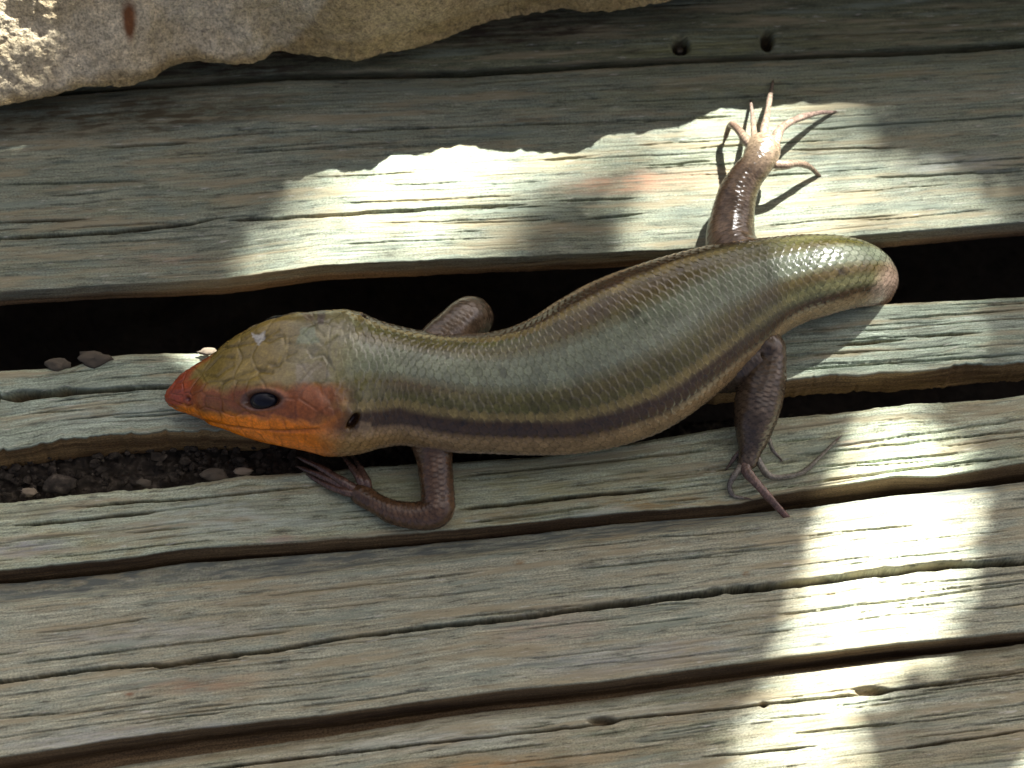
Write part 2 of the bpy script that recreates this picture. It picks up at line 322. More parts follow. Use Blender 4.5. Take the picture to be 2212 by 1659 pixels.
plank([dict(p=backD, z=-far, zt=-2.6, f=6, c=1, s=1), dict(p=backD, z=-5, zt=-2.6, f=.6, c=1, s=1), dict(p=backD, z=-2.6, f=.2, s=1), dict(p=off(chamD, -10), z=-1.9, s=3, f=.115), dict(p=off(chamD, 8), z=.1, s=3), dict(p=off(lipE, -80), z=.2), dict(p=off(lipE, -6), z=0, s=9), dict(p=lipE, z=-1, f=.2, c=1, s=9), dict(p=lipE, z=-7.5, zt=0, f=.2, c=1, s=9, o=(0, .5, 0)), dict(p=lipE, z=-8.3, zt=0, f=.2, c=.9, s=9, o=(0, -2.5, 0)), dict(p=lipE, z=-9, zt=0, f=2, c=1, s=9, o=(0, -6, 0))],
      w_d, seed=11, checks=70, label='broad tan grey plank with one long crack, in front of the skink',
      grooves=[([(0, 1474, 6), (240, 1441, 6), (360, 1437, 7), (440, 1424, 8), (600, 1404, 6), (680, 1388, 5), (885, 1360, 7), (1108, 1336, 9), (1308, 1308, 12), (1527, 1281, 13), (1727, 1259, 15), (1887, 1238, 15), (2047, 1221, 13), (2212, 1212, 12)], 12, 3.4),
               ([(24, 1436), (280, 1404), (640, 1362)], 3.2, .8), ([(0, 1551), (160, 1537)], 3, .7), ([(560, 1290), (1000, 1240)], 3, .4), ([(1650, 1330), (1900, 1302), (2212, 1260)], 3, .6), ([(1327, 1220), (1700, 1180)], 3, .5), ([(420, 1388), (560, 1370)], 2.5, .5), ([(1720, 1160), (2000, 1130)], 3, .5)],
      bands=[(off(backD, -6), off(chamD, -2), (.105, .12, .105), 1)], stains_shade=[ (300, 1370, 260, 22, (.34, .34, .31), .5), (420, 1480, 160, 20, TAN, .8), (1180, 1360, 120, 40, (.32, .25, .18), .6), (260, 1590, 300, 24, (.33, .34, .32), .7), (1380, 1420, 260, 30, (.30, .31, .30), .5),
              (1120, 1215, 18, 8, (.22, .14, .06), 1), (280, 1500, 14, 6, (.2, .11, .06), 1), (1612, 1240, 9, 6, (.2, .11, .04), 1)])
plank([dict(p=backF, z=-far, zt=-2, f=6, c=1, s=1), dict(p=off(backF, -14), z=-5, zt=-2, f=.6, c=.9, s=1), dict(p=off(backF, -4), z=-3.2, f=.2, c=.3, s=1), dict(p=off(backF, 22), z=-2.0, s=1), dict(p=off(backF, 150), z=-2), dict(p=off(backF, 390), z=-2, f=.16), dict(p=off(backF, 396), z=-4, zt=-2, f=.6, c=.8), dict(p=off(backF, 396), z=-far, zt=-2, f=5, c=.8)],
      w_f, seed=14, checks=90, label='brown mottled plank along the bottom edge of the picture with knotty cracks',
      grooves=[([(300, 1680), (708, 1630), (1268, 1568), (1348, 1552), (1593, 1528), (1647, 1521), (1887, 1496), (2212, 1452)], 4.5, 1.5), ([(1507, 1636), (1767, 1612)], 4, 1.0), ([(1927, 1620), (2212, 1578)], 4.5, 1.1), ([(1700, 1585), (1960, 1560)], 4, .9), ([(1640, 1555), (1800, 1540)], 3, .7), ([(900, 1640), (1200, 1605)], 3, .8)],
      holes=[(1882, 1492, 34, 9, 2.2), (1302, 1557, 28, 8, 2.2), (1650, 1521, 8, 6, 1.5)],
      stains_shade=[(900, 1600, 300, 20, PALE, .6), (1100, 1650, 260, 22, (.30, .20, .09), .9), (1950, 1600, 250, 40, (.24, .20, .12), .6), (1230, 1545, 500, 12, (.40, .40, .30), .6)])
p9 = off(backF, 420)
plank([dict(p=p9, z=-far, zt=-2, f=6, c=1, s=1), dict(p=off(p9, 2), z=-3, f=.5, c=.4, s=1), dict(p=off(p9, 18), z=-1.6, f=.5), dict(p=off(p9, 1500), z=-1.6, f=.8), dict(p=off(p9, 1502), z=-far, zt=-2, f=5, c=.6)], w_d, seed=21, checks=20)

# ------------------------------------------------------------------ stone block
t = NT('rough_limestone'); tc = t.new('ShaderNodeTexCoord').outputs['Object']
a1 = t.noise(t.mapping(tc, (90, 90, 90)), 1, 6, .6); a2 = t.noise(t.mapping(tc, (900, 900, 900)), 1, 5, .65); a3 = t.noise(t.mapping(tc, (2600, 2600, 2600)), 1, 3, .6)
c = t.mix(t.attr('ochre').outputs['Fac'], t.mix(t.ramp(a1, [(.4, 0), (.6, 1)]), (.54, .44, .26), (.68, .59, .40)), t.mix(t.ramp(a1, [(.4, 0), (.6, 1)]), (.36, .26, .11), (.46, .345, .16)))
c = t.mix(1, c, t.ramp(a2, [(.28, .5), (.5, 1), (.72, 1.3)]), 'MULTIPLY'); c = t.mix(1, c, t.ramp(a3, [(.3, .55), (.5, 1), (.7, 1.35)]), 'MULTIPLY')
c = t.mix(t.attr('rust').outputs['Fac'], c, (.20, .075, .022)); t.l.new(c, t.b.inputs['Base Color']); t.b.inputs['Roughness'].default_value = .9
b = t.bump(a2, .0007, .9); b = t.bump(a3, .0004, .9, b); t.l.new(b, t.b.inputs['Normal']); STONE = t.m
nm = NT('rusty_nail'); nm.b.inputs['Base Color'].default_value = (.10, .085, .065, 1); nm.b.inputs['Metallic'].default_value = .7; nm.b.inputs['Roughness'].default_value = .5
P0_ = W(1470, 97, 0)+np.array([0, 0, -1.6]); aa = np.linspace(0, 2*math.pi, 14, endpoint=False); rr_ = np.array([.05, .45, .62, .62]); zz_ = np.array([.12, .08, 0, -2.5])
make_mesh('nail', (P0_+np.stack([rr_[:, None]*np.cos(aa), rr_[:, None]*np.sin(aa), zz_[:, None]+0*aa[None]], -1)).reshape(-1, 3), grid_faces(4, 14, True), nm.m, deck)
sx = np.concatenate([np.linspace(-1500, -150, 70), np.linspace(-149, 1750, 620), np.linspace(1760, 2900, 60)])
edge = np.array([(-1500, 420), (-600, 330), (-200, 262), (0, 232), (90, 214), (150, 197), (180, 190), (280, 188), (330, 172), (365, 146), (400, 136), (450, 135), (540, 141), (572, 133), (590, 114), (640, 119), (708, 125), (770, 132), (800, 124), (830, 115), (888, 107), (988, 76), (1068, 52), (1168, 33), (1228, 24), (1288, 31), (1348, 24), (1468, 0), (1700, -40), (2900, -170)], float)
shad = np.array([(-1500, 380), (-300, 270), (0, 240), (200, 250), (400, 300), (520, 350), (640, 388), (720, 378), (790, 372), (860, 347), (960, 332), (1100, 336), (1230, 338), (1300, 302), (1420, 286), (1500, 262), (1560, 245), (1700, 236), (1900, 232), (2900, 180)], float)
ev = np.interp(sx, edge[:, 0], edge[:, 1])+fbm(sx/16, sx*0, o=3, seed=77)*4
HR = 27.0
Prim = W(np.interp(sx, np.interp(shad[:, 0], shad[:, 0], shad[:, 0]), shad[:, 0]), np.interp(sx, shad[:, 0], shad[:, 1]))+L*(HR/L[2])
e0 = W(sx, ev, 6.5); xs = e0[:, 0]
Prim = np.stack([xs, np.interp(xs, Prim[:, 0], Prim[:, 1]), np.full_like(xs, HR)], 1)
under = e0+np.array([0, 17, -6.3]); lipc = e0+np.array([0, 0, 0]); lip2 = e0*.86+Prim*.14; lip2[:, 2] = 10.0
face = e0*.45+Prim*.55; face[:, 2] = 19.0
back = Prim+np.array([0, 55, 2.0]); back2 = Prim+np.array([0, 100, -6]); back3 = back2+np.array([0, 3, -20.7])
rl = [under, lipc, lip2, face, Prim, back, back2, back3]; ns = [20, 45, 70, 70, 50, 30, 10]
G = []
for i, n_ in enumerate(ns):
    for k in range(n_): G.append(rl[i]*(1-k/n_)+rl[i+1]*k/n_)
G.append(rl[-1]); G = np.array(G)
for _ in range(9): G[1:-1] = .5*G[1:-1]+.25*(G[:-2]+G[2:])
N = gnormals(G); N = N*np.sign(N[60:180, :, 2].mean()) if True else N
x_, y_, z_ = G[..., 0], G[..., 1], G[..., 2]
D = fbm(x_/16, y_/16, z_/16, 3, seed=3)*2.2+fbm(x_/4, y_/4, z_/4, 4, seed=8)*1.1+fbm(x_/.9, y_/.9, z_/.9, 2, seed=18)*.26
rid = np.abs(fbm(x_/9, y_/9, z_/9, 3, seed=33)); D -= np.clip(.10-rid, 0, 1)*3
wgt = np.ones(len(G)); wgt[:10] = np.linspace(0, 1, 10); fr = np.clip(np.abs(np.arange(len(G))-20)/14, .35, 1); D *= (wgt*fr)[:, None]
G = G+N*D[..., None]; G[..., 2] = np.maximum(G[..., 2], .2)
u, v = PX(G); vv = v-np.interp(u, edge[:, 0], edge[:, 1])
wob = fbm(x_/5, y_/5, z_/5, 4, seed=60)
och = np.clip((vv+34+np.clip(u-620, 0, 200)*1.2+wob*26)/22, 0, 1)*np.where(vv < -40, .8, 1); och[:25] = 1
rust = np.clip(2.2-2.0*np.sqrt(((u-278-(v-40)*.05)/(20-(v-40)*.12))**2+((v-45)/52)**2)+wob*.8, 0, 1)
st = make_mesh('stone', G.reshape(-1, 3), grid_faces(*G.shape[:2])[:, ::-1], STONE, None, {'ochre': och.ravel(), 'rust': rust.ravel()})
tag(st, 'rough pale limestone block with a rust spot, resting on the top plank', 'stone')

# ------------------------------------------------------------------ soil crumbs lying in the split between two planks
t = NT('soil_crumbs'); tc = t.new('ShaderNodeTexCoord').outputs['Object']; n = t.noise(t.mapping(tc, (700, 700, 700)), 1, 4, .6)
t.l.new(t.ramp(n, [(.35, (.016, .013, .009)), (.55, (.045, .036, .025)), (.72, (.12, .10, .075))]), t.b.inputs['Base Color']); t.b.inputs['Roughness'].default_value = .95; SOIL = t.m
su = np.linspace(-400, 2700, 700); f = np.linspace(-.4, 1.3, 46)
a = np.interp(su, *zip(*off(lipB, 0)))+20; bb = np.interp(su, *zip(*backC))+4
Gs = W(su[None]+0*f[:, None], a[None]*(1-f[:, None])+bb[None]*f[:, None], -7.5)
Gs[..., 2] += fbm(Gs[..., 0]/2.4, Gs[..., 1]/2.4, o=4, seed=9)*2.0+.6*vnoise(Gs[..., 0]/.8, Gs[..., 1]/.8, seed=4)-np.clip((su-650)/250, 0, 1)*16
tag(make_mesh('soil', Gs.reshape(-1, 3), grid_faces(*Gs.shape[:2]), SOIL), kind='stuff')
ico = np.array([(0, 0, 1), (.894, 0, .447), (.276, .851, .447), (-.724, .526, .447), (-.724, -.526, .447), (.276, -.851, .447), (.724, .526, -.447), (-.276, .851, -.447), (-.894, 0, -.447), (-.276, -.851, -.447), (.724, -.526, -.447), (0, 0, -1)])
icf = np.array([(0, 1, 2), (0, 2, 3), (0, 3, 4), (0, 4, 5), (0, 5, 1), (1, 6, 2), (2, 7, 3), (3, 8, 4), (4, 9, 5), (5, 10, 1), (2, 6, 7), (3, 7, 8), (4, 8, 9), (5, 9, 10), (1, 10, 6), (11, 7, 6), (11, 8, 7), (11, 9, 8), (11, 10, 9), (11, 6, 10)])
def pebble(P, r, mat, seed):
    th = np.linspace(0, math.pi, 11)[:, None]; a = np.linspace(0, 2*math.pi, 16, endpoint=False)[None]
    d = np.stack([np.sin(th)*np.cos(a), np.sin(th)*np.sin(a), np.cos(th)+0*a], -1)
    k = 1+.8*fbm(d[..., 0]*1.5+seed, d[..., 1]*1.5, d[..., 2]*1.5, 4, seed=seed)
    return make_mesh('pebble', (P+d*k[..., None]*r*np.array([1.5, .8, .5])).reshape(-1, 3), grid_faces(11, 16, True), mat)
def crumbs(name, spots, mat):
    V = []; F = []
    for i, (P, r) in enumerate(spots):
        q = ico*rng.uniform(.65, 1.25, (12, 1))*r*np.array([rng.uniform(.8, 1.4), rng.uniform(.7, 1.1), rng.uniform(.6, 1)])
        V.append(q+P); F.append(icf+12*i)
    return make_mesh(name, np.vstack(V), np.vstack(F), mat, smooth=False)
sp = []
for _ in range(300):
    uu = rng.uniform(-60, 640); ff = rng.uniform(-.1, 1.0); vv_ = (np.interp(uu, *zip(*lipB))+35)*(1-ff)+(np.interp(uu, *zip(*backC))-2)*ff
    sp.append((W(uu, vv_, rng.uniform(-6.8, -5.2)), abs(rng.normal(0, .35))+.18))
for _ in range(0):
    uu = rng.uniform(1660, 2200); vv_ = np.interp(uu, *zip(*backC))-rng.uniform(0, 26); sp.append((W(uu, vv_, -6.5), rng.uniform(.2, .5)))
tag(crumbs('soil_crumbs', sp, SOIL), kind='stuff')
t = NT('grit'); t.b.inputs['Base Color'].default_value = (.20, .165, .115, 1); t.b.inputs['Roughness'].default_value = .9; GRIT = t.m
t = NT('bark_grit'); t.b.inputs['Base Color'].default_value = (.075, .062, .042, 1); t.b.inputs['Roughness'].default_value = .9; BARKG = t.m
for (uu, vv_, z_, r, lab) in [(62, 1064, -3.2, .85, 'pale rounded pebble at the left end of the soil filled split'), (523, 1018, -1.5, .9, 'tan pebble in the split, below the jaw of the skink'), (462, 1026, -1.5, 1.3, 'brown wedge shaped crumb beside the tan pebble'), (130, 1045, -4.0, 1.7, 'brown lump of soil right of the pale pebble'), (312, 1042, -1.5, .8, 'grey crumb stuck on the upper edge of the pale plank'),
                              (205, 776, .1, 1.7, 'grey bark crumb on the plank edge, left end of the dark gap'), (128, 788, .1, 1.3, 'flat grey wood chip at the left end of the dark gap'), (447, 760, .9, .85, 'cream splinter touching the snout at the plank edge')]:
    o = pebble(W(uu, vv_, z_), r, (SOIL if 'lump' in lab else BARKG if ('brown' in lab or 'grey' in lab) else GRIT), int(uu)); tag(o, lab, 'pebble')

# ------------------------------------------------------------------ skink
SKIN = NT('skink_skin'); t = SKIN; pg = t.attr('pigment')
tc = t.new('ShaderNodeTexCoord').outputs['Object']; n = t.noise(t.mapping(tc, (2200, 2200, 2200)), 1, 3, .6); n2 = t.noise(t.mapping(tc, (420, 420, 420)), 1, 3, .6)
c = t.mix(1, pg.outputs['Color'], t.ramp(n, [(.3, .72), (.5, 1), (.72, 1.28)]), 'MULTIPLY'); c = t.mix(1, c, t.ramp(n2, [(.3, .85), (.7, 1.15)]), 'MULTIPLY')
t.l.new(c, t.b.inputs['Base Color']); t.b.inputs['Roughness'].default_value = .24; t.b.inputs['Specular IOR Level'].default_value = .5
t.l.new(t.bump(n, .00006, .6), t.b.inputs['Normal'])
t.b.inputs['Subsurface Weight'].default_value = 0.0
SKINM = t.m

def scales(sa, ga, pitch, rowd, seed=0):
    """imbricate cycloid scales. sa: length along (mm), ga: row coordinate (rows). returns height 0..1, centre s, centre row, edge"""
    best = np.full(sa.shape, -1e9); cs = np.zeros_like(sa); cr = np.zeros_like(sa); hh = np.zeros_like(sa); ed = np.ones_like(sa)
    r0 = np.round(ga)
    for dr in (-1, 0, 1):
        row = r0+dr; offs = (np.mod(row, 2))*.5
        k0 = np.floor(sa/pitch-offs)
        for dk in (-1, 0, 1):
            k = k0+dk; cx = (k+offs+.5)*pitch
            dx = (sa-cx)/pitch; dy = ga-row
            rad_ = (np.clip(dx+.05, 0, 9)/.82)**2.0+(np.abs(dy)/.78)**2.4      # rounded free edge towards the tail
            ins = (rad_ < 1) & (dx > -1.0)
            pr = -cx                                                             # the scale nearer the head lies on top
            take = ins & (pr > best)
            best = np.where(take, pr, best); cs = np.where(take, cx, cs); cr = np.where(take, row, cr)
            hh = np.where(take, .45+.55*np.clip(dx+.5, 0, 1.3)-.30*dy**2, hh); ed = np.where(take, 1-rad_, ed)
    return hh, cs, cr, ed

# --- trunk and head: stations (far outline, near outline, height of axis, flatness, roll)
ST = [((369, 838), (369, 850), 3.2, .9, 0), ((371, 827), (371, 867), 3.3, .85, -3), ((381, 815), (383, 883), 3.6, .80, -8), ((402, 802), (406, 894), 4.0, .78, -11), ((435, 782), (440, 907), 4.7, .76, -12), ((470, 759), (476, 925), 5.6, .74, -17), ((502, 731), (520, 942), 6.3, .72, -17), ((545, 707), (560, 955), 7.0, .70, -16),
      ((600, 684), (615, 968), 7.8, .70, -17), ((660, 669), (675, 981), 8.2, .70, -17), ((710, 667), (730, 988), 8.3, .70, -11), ((760, 677), (785, 986), 8.2, .70, -9), ((820, 697), (840, 972), 8.0, .72, -9), ((880, 711), (890, 966), 8.1, .74, -9), ((940, 719), (935, 972), 8.5, .74, -8), ((1000, 723), (995, 978), 8.9, .73, -5), ((1055, 721), (1070, 978), 9.1, .72, -2),
      ((1110, 707), (1165, 978), 9.3, .70, 1), ((1165, 682), (1260, 972), 9.4, .68, 3), ((1230, 645), (1345, 955), 9.3, .68, 5), ((1300, 608), (1425, 925), 9.1, .69, 6), ((1375, 576), (1495, 878), 8.9, .71, 6), ((1455, 550), (1555, 828), 8.6, .74, 5), ((1535, 530), (1615, 778), 8.3, .78, 4), ((1615, 518), (1672, 730), 8.0, .84, 3), ((1690, 511), (1720, 702), 7.9, .90, 2),
      ((1755, 508), (1770, 685), 7.6, .95, 0), ((1812, 510), (1808, 672), 6.4, 1.0, -2), ((1862, 522), (1838, 664), 3.9, 1.0, -4)]
rows = []
for (t_, b_, zc, fl, rl_) in ST:
    a = W(t_[0], t_[1], zc); b = W(b_[0], b_[1], zc); c_ = W((t_[0]+b_[0])/2, (t_[1]+b_[1])/2, zc)
    E = math.hypot(t_[0]-b_[0], t_[1]-b_[1])*WIDTH/2212*.5*(1-zc*.0022)
    hw = E/math.sqrt(math.cos(TH)**2+(fl*math.sin(TH))**2)
    rows.append([*c_, hw, hw*fl, rl_])
for (pt, z, r_) in [((1870, 600), -.6, 4.8), ((1878, 606), -7, 4.5), ((1872, 608), -15, 4.4), ((1850, 608), -24, 3.9), ((1800, 600), -31, 3.5), ((1700, 575), -36, 3.0), ((1500, 540), -40, 2.3), ((1200, 520), -42, 1.4), ((900, 520), -43, .4)]:
    rows.append([*W(pt[0], pt[1], z), r_, r_, -5])
Q = catmull(rows, 2400); Q, sarc = arclen_resample(Q, .13)
keep = sarc < 175; tailQ, ts = Q[~keep][::6], sarc[~keep][::6]
Q, sarc = np.vstack([Q[keep], tailQ]), np.concatenate([sarc[keep], ts])
C3 = Q[:, :3]; 
def smooth(a, k):
    for _ in range(k): a = np.concatenate([a[:1], .25*a[:-2]+.5*a[1:-1]+.25*a[2:], a[-1:]])
    return a
Cs = smooth(C3, 60); T = np.gradient(Cs, axis=0); T /= np.linalg.norm(T, axis=1, keepdims=True)
# near-side vector: horizontal until the tail dives, then transported
SD = np.zeros_like(T); SD[0] = np.cross(T[0], [0, 0, 1.0]); SD[0] /= np.linalg.norm(SD[0])
for i in range(1, len(T)):
    s = SD[i-1]-T[i]*np.dot(SD[i-1], T[i])
    hz = np.cross(T[i], [0, 0, 1.0]); hn = np.linalg.norm(hz)
    if hn > .75: s = s*.9+.1*hz/hn*np.linalg.norm(s); s -= T[i]*np.dot(s, T[i])
    SD[i] = s/np.linalg.norm(s)
if (SD[len(SD)//3, 1]) > 0: SD = -SD
NU = np.cross(SD, T); NU *= np.sign(NU[len(NU)//3, 2])
NPH = 300
ph = np.linspace(-math.pi, math.pi, NPH, endpoint=False)
rollv = np.radians(Q[:, 5]); hw, hh_ = Q[:, 3], Q[:, 4]
usta, _ = PX(C3)
isH = np.clip((790-usta)/160, 0, 1)*(sarc < 60)        # headness
ex = 2+.55*isH
A = ph[None]; ca, sa_ = np.cos(A), np.sin(A)
def sgp(x, e): return np.sign(x)*np.abs(x)**e
e_ = (2/ex)[:, None]
xx = hw[:, None]*sgp(sa_, e_); yy = hh_[:, None]*sgp(ca, e_)*np.where(ca < 0, .82, 1)
# snout dome and brow line: canthus edge flattened on top of head
top = np.exp(-((np.abs(A)-rad(0))/rad(26))**2); yy = yy-isH[:, None]*hh_[:, None]*.05*top
cr_, sr_ = np.cos(rollv)[:, None], np.sin(rollv)[:, None]
X2 = xx*cr_+yy*sr_; Y2 = -xx*sr_+yy*cr_
B = C3[:, None]+SD[:, None]*X2[..., None]+NU[:, None]*Y2[..., None]
NB = gnormals(B, True); 
if ((NB*(B-C3[:, None])).sum(-1)).mean() < 0: NB = -NB
# picture position of the near-side twin of each vertex: lets pigment be placed on the near flank and mirrored to the far one
UB, VB = PX(B); half = np.arange(NPH); mir = (NPH-half) % NPH
nearsel = ph >= 0
jn = np.where(nearsel, half, mir); Un = UB[:, jn]; Vn = VB[:, jn]
AB = np.abs(A)*np.ones_like(UB); SS = sarc[:, None]*np.ones_like(UB)
PHD = np.degrees(AB)
girth = hw.copy()
# --- scales on body
NROW = 44
rowc = A/(2*math.pi)*NROW*np.ones_like(UB)
SH, CS, CR, ED = scales(SS, rowc, 1.28, 1.0)
cphi = np.abs(CR)*(360/NROW)                                     # degrees from the back line of each scale centre
crnd = _h(np.round(CS*7), np.round(CR), CS*0, 5)
crnd2 = _h(np.round(CS*7), np.round(CR), CS*0, 9)
def L3(a): return np.array(a, float)
TEAL = L3((.140, .162, .105)); OLV = L3((.076, .066, .018)); YEL = L3((.180, .140, .048)); BRN = L3((.042, .023, .009)); CRM = L3((.23, .155, .075)); BEL = L3((.28, .20, .13)); PNK = L3((.34, .25, .18))
ks = [0, 11, 20, 31, 36, 42, 45, 49, 63, 68, 88, 100, 180]
kc = [TEAL, TEAL, OLV*1.05, OLV, OLV, YEL, YEL*.95, BRN, BRN*1.15, CRM, CRM*.9, BEL, BEL]
pm = cphi*.4+PHD*.6+fbm(SS/3, A*4+SS*0, o=2, seed=3)*1.5
PG = np.stack([np.interp(pm, ks, [k[i] for k in kc]) for i in range(3)], -1)
ph_on = A*np.ones_like(UB)
# mottled flecks and per-scale variation
PG *= (.84+.32*crnd)[..., None]
PG *= np.where((crnd2 > .975) & (cphi < 65), .78, 1)[..., None]
olm = np.clip((cphi-14)/6, 0, 1)*np.clip((40-cphi)/6, 0, 1)
PG = PG*(1-olm[..., None]*.0)+L3((.0, .016, .0))*(fbm(SS/14, A*3, o=2, seed=8)[..., None]*olm[..., None])
# dark small blotches seen on the flank stripe and back
for (bu, bv, r_, k_) in [(1372, 678, 11, .35), (1000, 912, 10, .45), (1115, 918, 9, .5), (1338, 912, 9, .6), (1815, 588, 10, .3), (835, 898, 7, .6), (1770, 612, 6, .45), (1392, 695, 7, .5)]:
    d = ((UB-bu)/r_)**2+((VB-bv)/(r_*.9))**2; vis = NB[..., 2] > -.1
    PG *= (1-(1-k_)*np.exp(-d**1.5)*vis)[..., None]
# orange wash of the throat running back past the ear, brownish shoulder
sh = np.clip((960-Un)/190, 0, 1)*np.clip((PHD-62)/18, 0, 1); PG = PG*(1-sh[..., None]*.75)+L3((.30, .18, .055))*sh[..., None]*.75
# vent scales at the turn of the tail
rump = (np.clip((Un-1560)/180, 0, 1)*np.clip((PHD-28)/10, 0, 1)*np.clip((56-PHD)/8, 0, 1))[..., None]; PG = PG*(1-rump*.75)+L3((.105, .110, .048))*rump*.75
vent = np.clip((UB-1882+(VB-600)*.35)/30, 0, 1)*np.clip((VB-548)/50, 0, 1)*(SS > 100)*(SS < 165)
PG = PG*(1-vent[..., None])+PNK*(.8+.4*crnd[..., None])*vent[..., None]
edge_d = np.clip(ED/.42, 0, 1)
BODYD = SH*.30; PGb = PG*(.42+.66*edge_d)[..., None]
# --- head: plates from hand-placed seeds mirrored about the mid line
seeds = []   # (u on axis, degrees from mid line, weight)
def seed_(u_, d_, w=0.0): seeds.append((u_, d_, w))
for u_, d_, w in [(376, 0, 0), (402, 12, 0), (428, 0, .4), (452, 20, 0), (500, 0, 1.4), (492, 30, .4), (523, 33, .5), (553, 34, .5), (582, 34, .3), (560, 13, .1), (607, 0, .6), (640, 26, 1.5), (690, 13, .4), (700, 38, .3), (742, 12, .4), (740, 32, .2), (660, 3, 0),
                  (400, 52, 0), (425, 48, 0), (458, 50, .2), (488, 52, 0), (520, 57, 0), (604, 54, 0), (640, 58, .5), (680, 58, .5), (720, 62, .3), (655, 74, .2), (700, 78, .3), (745, 76, .1), (745, 52, .1)]: seed_(u_, d_, w)
for k in range(9): seed_(398+k*38, 78 if k else 70, 0)
for k in range(9): seed_(400+k*40, 100, 0)
for k in range(7): seed_(420+k*50, 125, .3); seed_(430+k*50, 155, .4)
ua = np.interp(sarc, sarc, usta)
hs = sarc < 46
sofu = lambda u_: np.interp(u_, smooth(usta[hs], 3), sarc[hs])
hx = SS[hs]; hr = np.interp(sarc, sarc, hw)[hs][:, None]
lat = A*hr*.92
m1 = np.full(hx.shape, 1e9); m2 = m1.copy(); mi = np.zeros(hx.shape, int); idx = 0
wx = fbm(hx/3, lat/3, o=2, seed=50)*.35; wy = fbm(hx/3, lat/3, o=2, seed=51)*.35
for (u_, d_, w) in seeds:
    s0 = sofu(u_); r0_ = np.interp(s0, sarc, hw)
    for sg in ((1,) if d_ == 0 else (1, -1)):
        la = sg*rad(d_)*hr*.92
        d = np.sqrt((hx+wx-s0)**2*.9+(lat+wy-la)**2)-w
        nw = d < m1; m2 = np.where(nw, m1, np.minimum(m2, d)); m1 = np.where(nw, d, m1); mi = np.where(nw, idx, mi); idx += 1
gap = m2-m1; prnd = _h(mi.astype(float), mi*0.0, mi*0.0, 21)
plate = np.clip(gap/.42, 0, 1)
def inpoly(u_, v_, poly, soft=6):
    """soft signed inside mask from a picture-outline polygon"""
    p = np.array(poly, float); ins = np.zeros(u_.shape, bool); dm = np.full(u_.shape, 1e9)
    for i in range(len(p)):
        a, b = p[i], p[(i+1) % len(p)]
        cnd = ((a[1] > v_) != (b[1] > v_)); xi = (b[0]-a[0])*(v_-a[1])/(b[1]-a[1]+1e-9)+a[0]
        ins ^= cnd & (u_ < xi)
        ab = b-a; tt = np.clip(((u_-a[0])*ab[0]+(v_-a[1])*ab[1])/(ab@ab+1e-9), 0, 1)
        dm = np.minimum(dm, np.hypot(u_-a[0]-tt*ab[0], v_-a[1]-tt*ab[1]))
    return np.clip(np.where(ins, dm, -dm)/soft+.5, 0, 1)
farsh = (ph < 0)*1.0; jsh = np.clip(jn-(farsh*14).astype(int), 0, NPH-1)
Un2 = UB[:, jsh]; Vn2 = VB[:, jsh]
uh = Un2[hs]+fbm(hx/2, lat/2, o=4, seed=90)*20; vh = Vn2[hs]+fbm(hx/2, lat/2, o=4, seed=91)*12
HC = np.ones(hx.shape+(3,))*L3((.190, .138, .030))
gr_ = np.clip((uh-590)/80, 0, 1)*np.clip((845-vh)/20, 0, 1); HC = HC*(1-gr_[..., None]*.75)+L3((.165, .165, .095))*gr_[..., None]*.75
farw = np.where(ph[None] < 0, np.clip((560-usta[hs][:, None])/60, .0, 1), 1.0)
mk = farw*inpoly(uh, vh, [(340, 800), (385, 798), (418, 806), (440, 832), (470, 846), (530, 842), (600, 838), (640, 834), (700, 830), (775, 836), (770, 870), (742, 892), (690, 918), (640, 908), (560, 906), (480, 893), (420, 884), (380, 884), (340, 900)], 20)
HC = HC*(1-mk[..., None])+L3((.225, .066, .016))*mk[..., None]
snt = np.clip((440-uh)/50, 0, 1)*mk; HC = HC*(1-snt[..., None]*.6)+L3((.30, .035, .014))*snt[..., None]*.6
mo = np.maximum(inpoly(uh, vh, [(388, 882), (420, 884), (480, 893), (560, 904), (640, 906), (690, 916), (742, 890), (758, 900), (750, 960), (715, 1000), (640, 990), (560, 985), (480, 950), (400, 920), (375, 890)], 16), np.clip((np.degrees(np.abs(A))-86)/10, 0, 1)*np.clip((800-uh)/80, 0, 1))
mo = mo*(1-.55*np.clip((uh-660)/110, 0, 1)); HC = HC*(1-.6*np.clip((uh-650)/60, 0, 1)*np.clip((vh-890)/30, 0, 1))[..., None]+L3((.34, .19, .05))*(.6*np.clip((uh-650)/60, 0, 1)*np.clip((vh-890)/30, 0, 1))[..., None]
orc = L3((.80, .215, .012))*np.clip(1.2-(uh-420)/900, .7, 1.1)[..., None]
HC = HC*(1-mo[..., None])+orc*mo[..., None]
HC *= (.86+.26*prnd)[..., None]; HC *= (.74+.26*plate)[..., None]
HC *= (1+.18*fbm(hx/.8, lat/.8, o=3, seed=95))[..., None]
bl = (np.clip((usta[hs][:, None]+AB[hs]*14+wy*14-722)/22, 0, 1))[..., None]
blc = np.clip((usta[hs][:, None]+AB[hs]*14+wx*40-715)/85, 0, 1)[..., None]; blc = blc*blc*(3-2*blc)
PGb[hs] = HC*(1-blc)+PGb[hs]*blc
HD = .10*plate+.05*prnd
DD = BODYD.copy(); DD[hs] = HD*(1-bl[..., 0])+BODYD[hs]*bl[..., 0]
fade = np.clip(sarc/2.0, 0, 1)[:, None]; DD *= fade
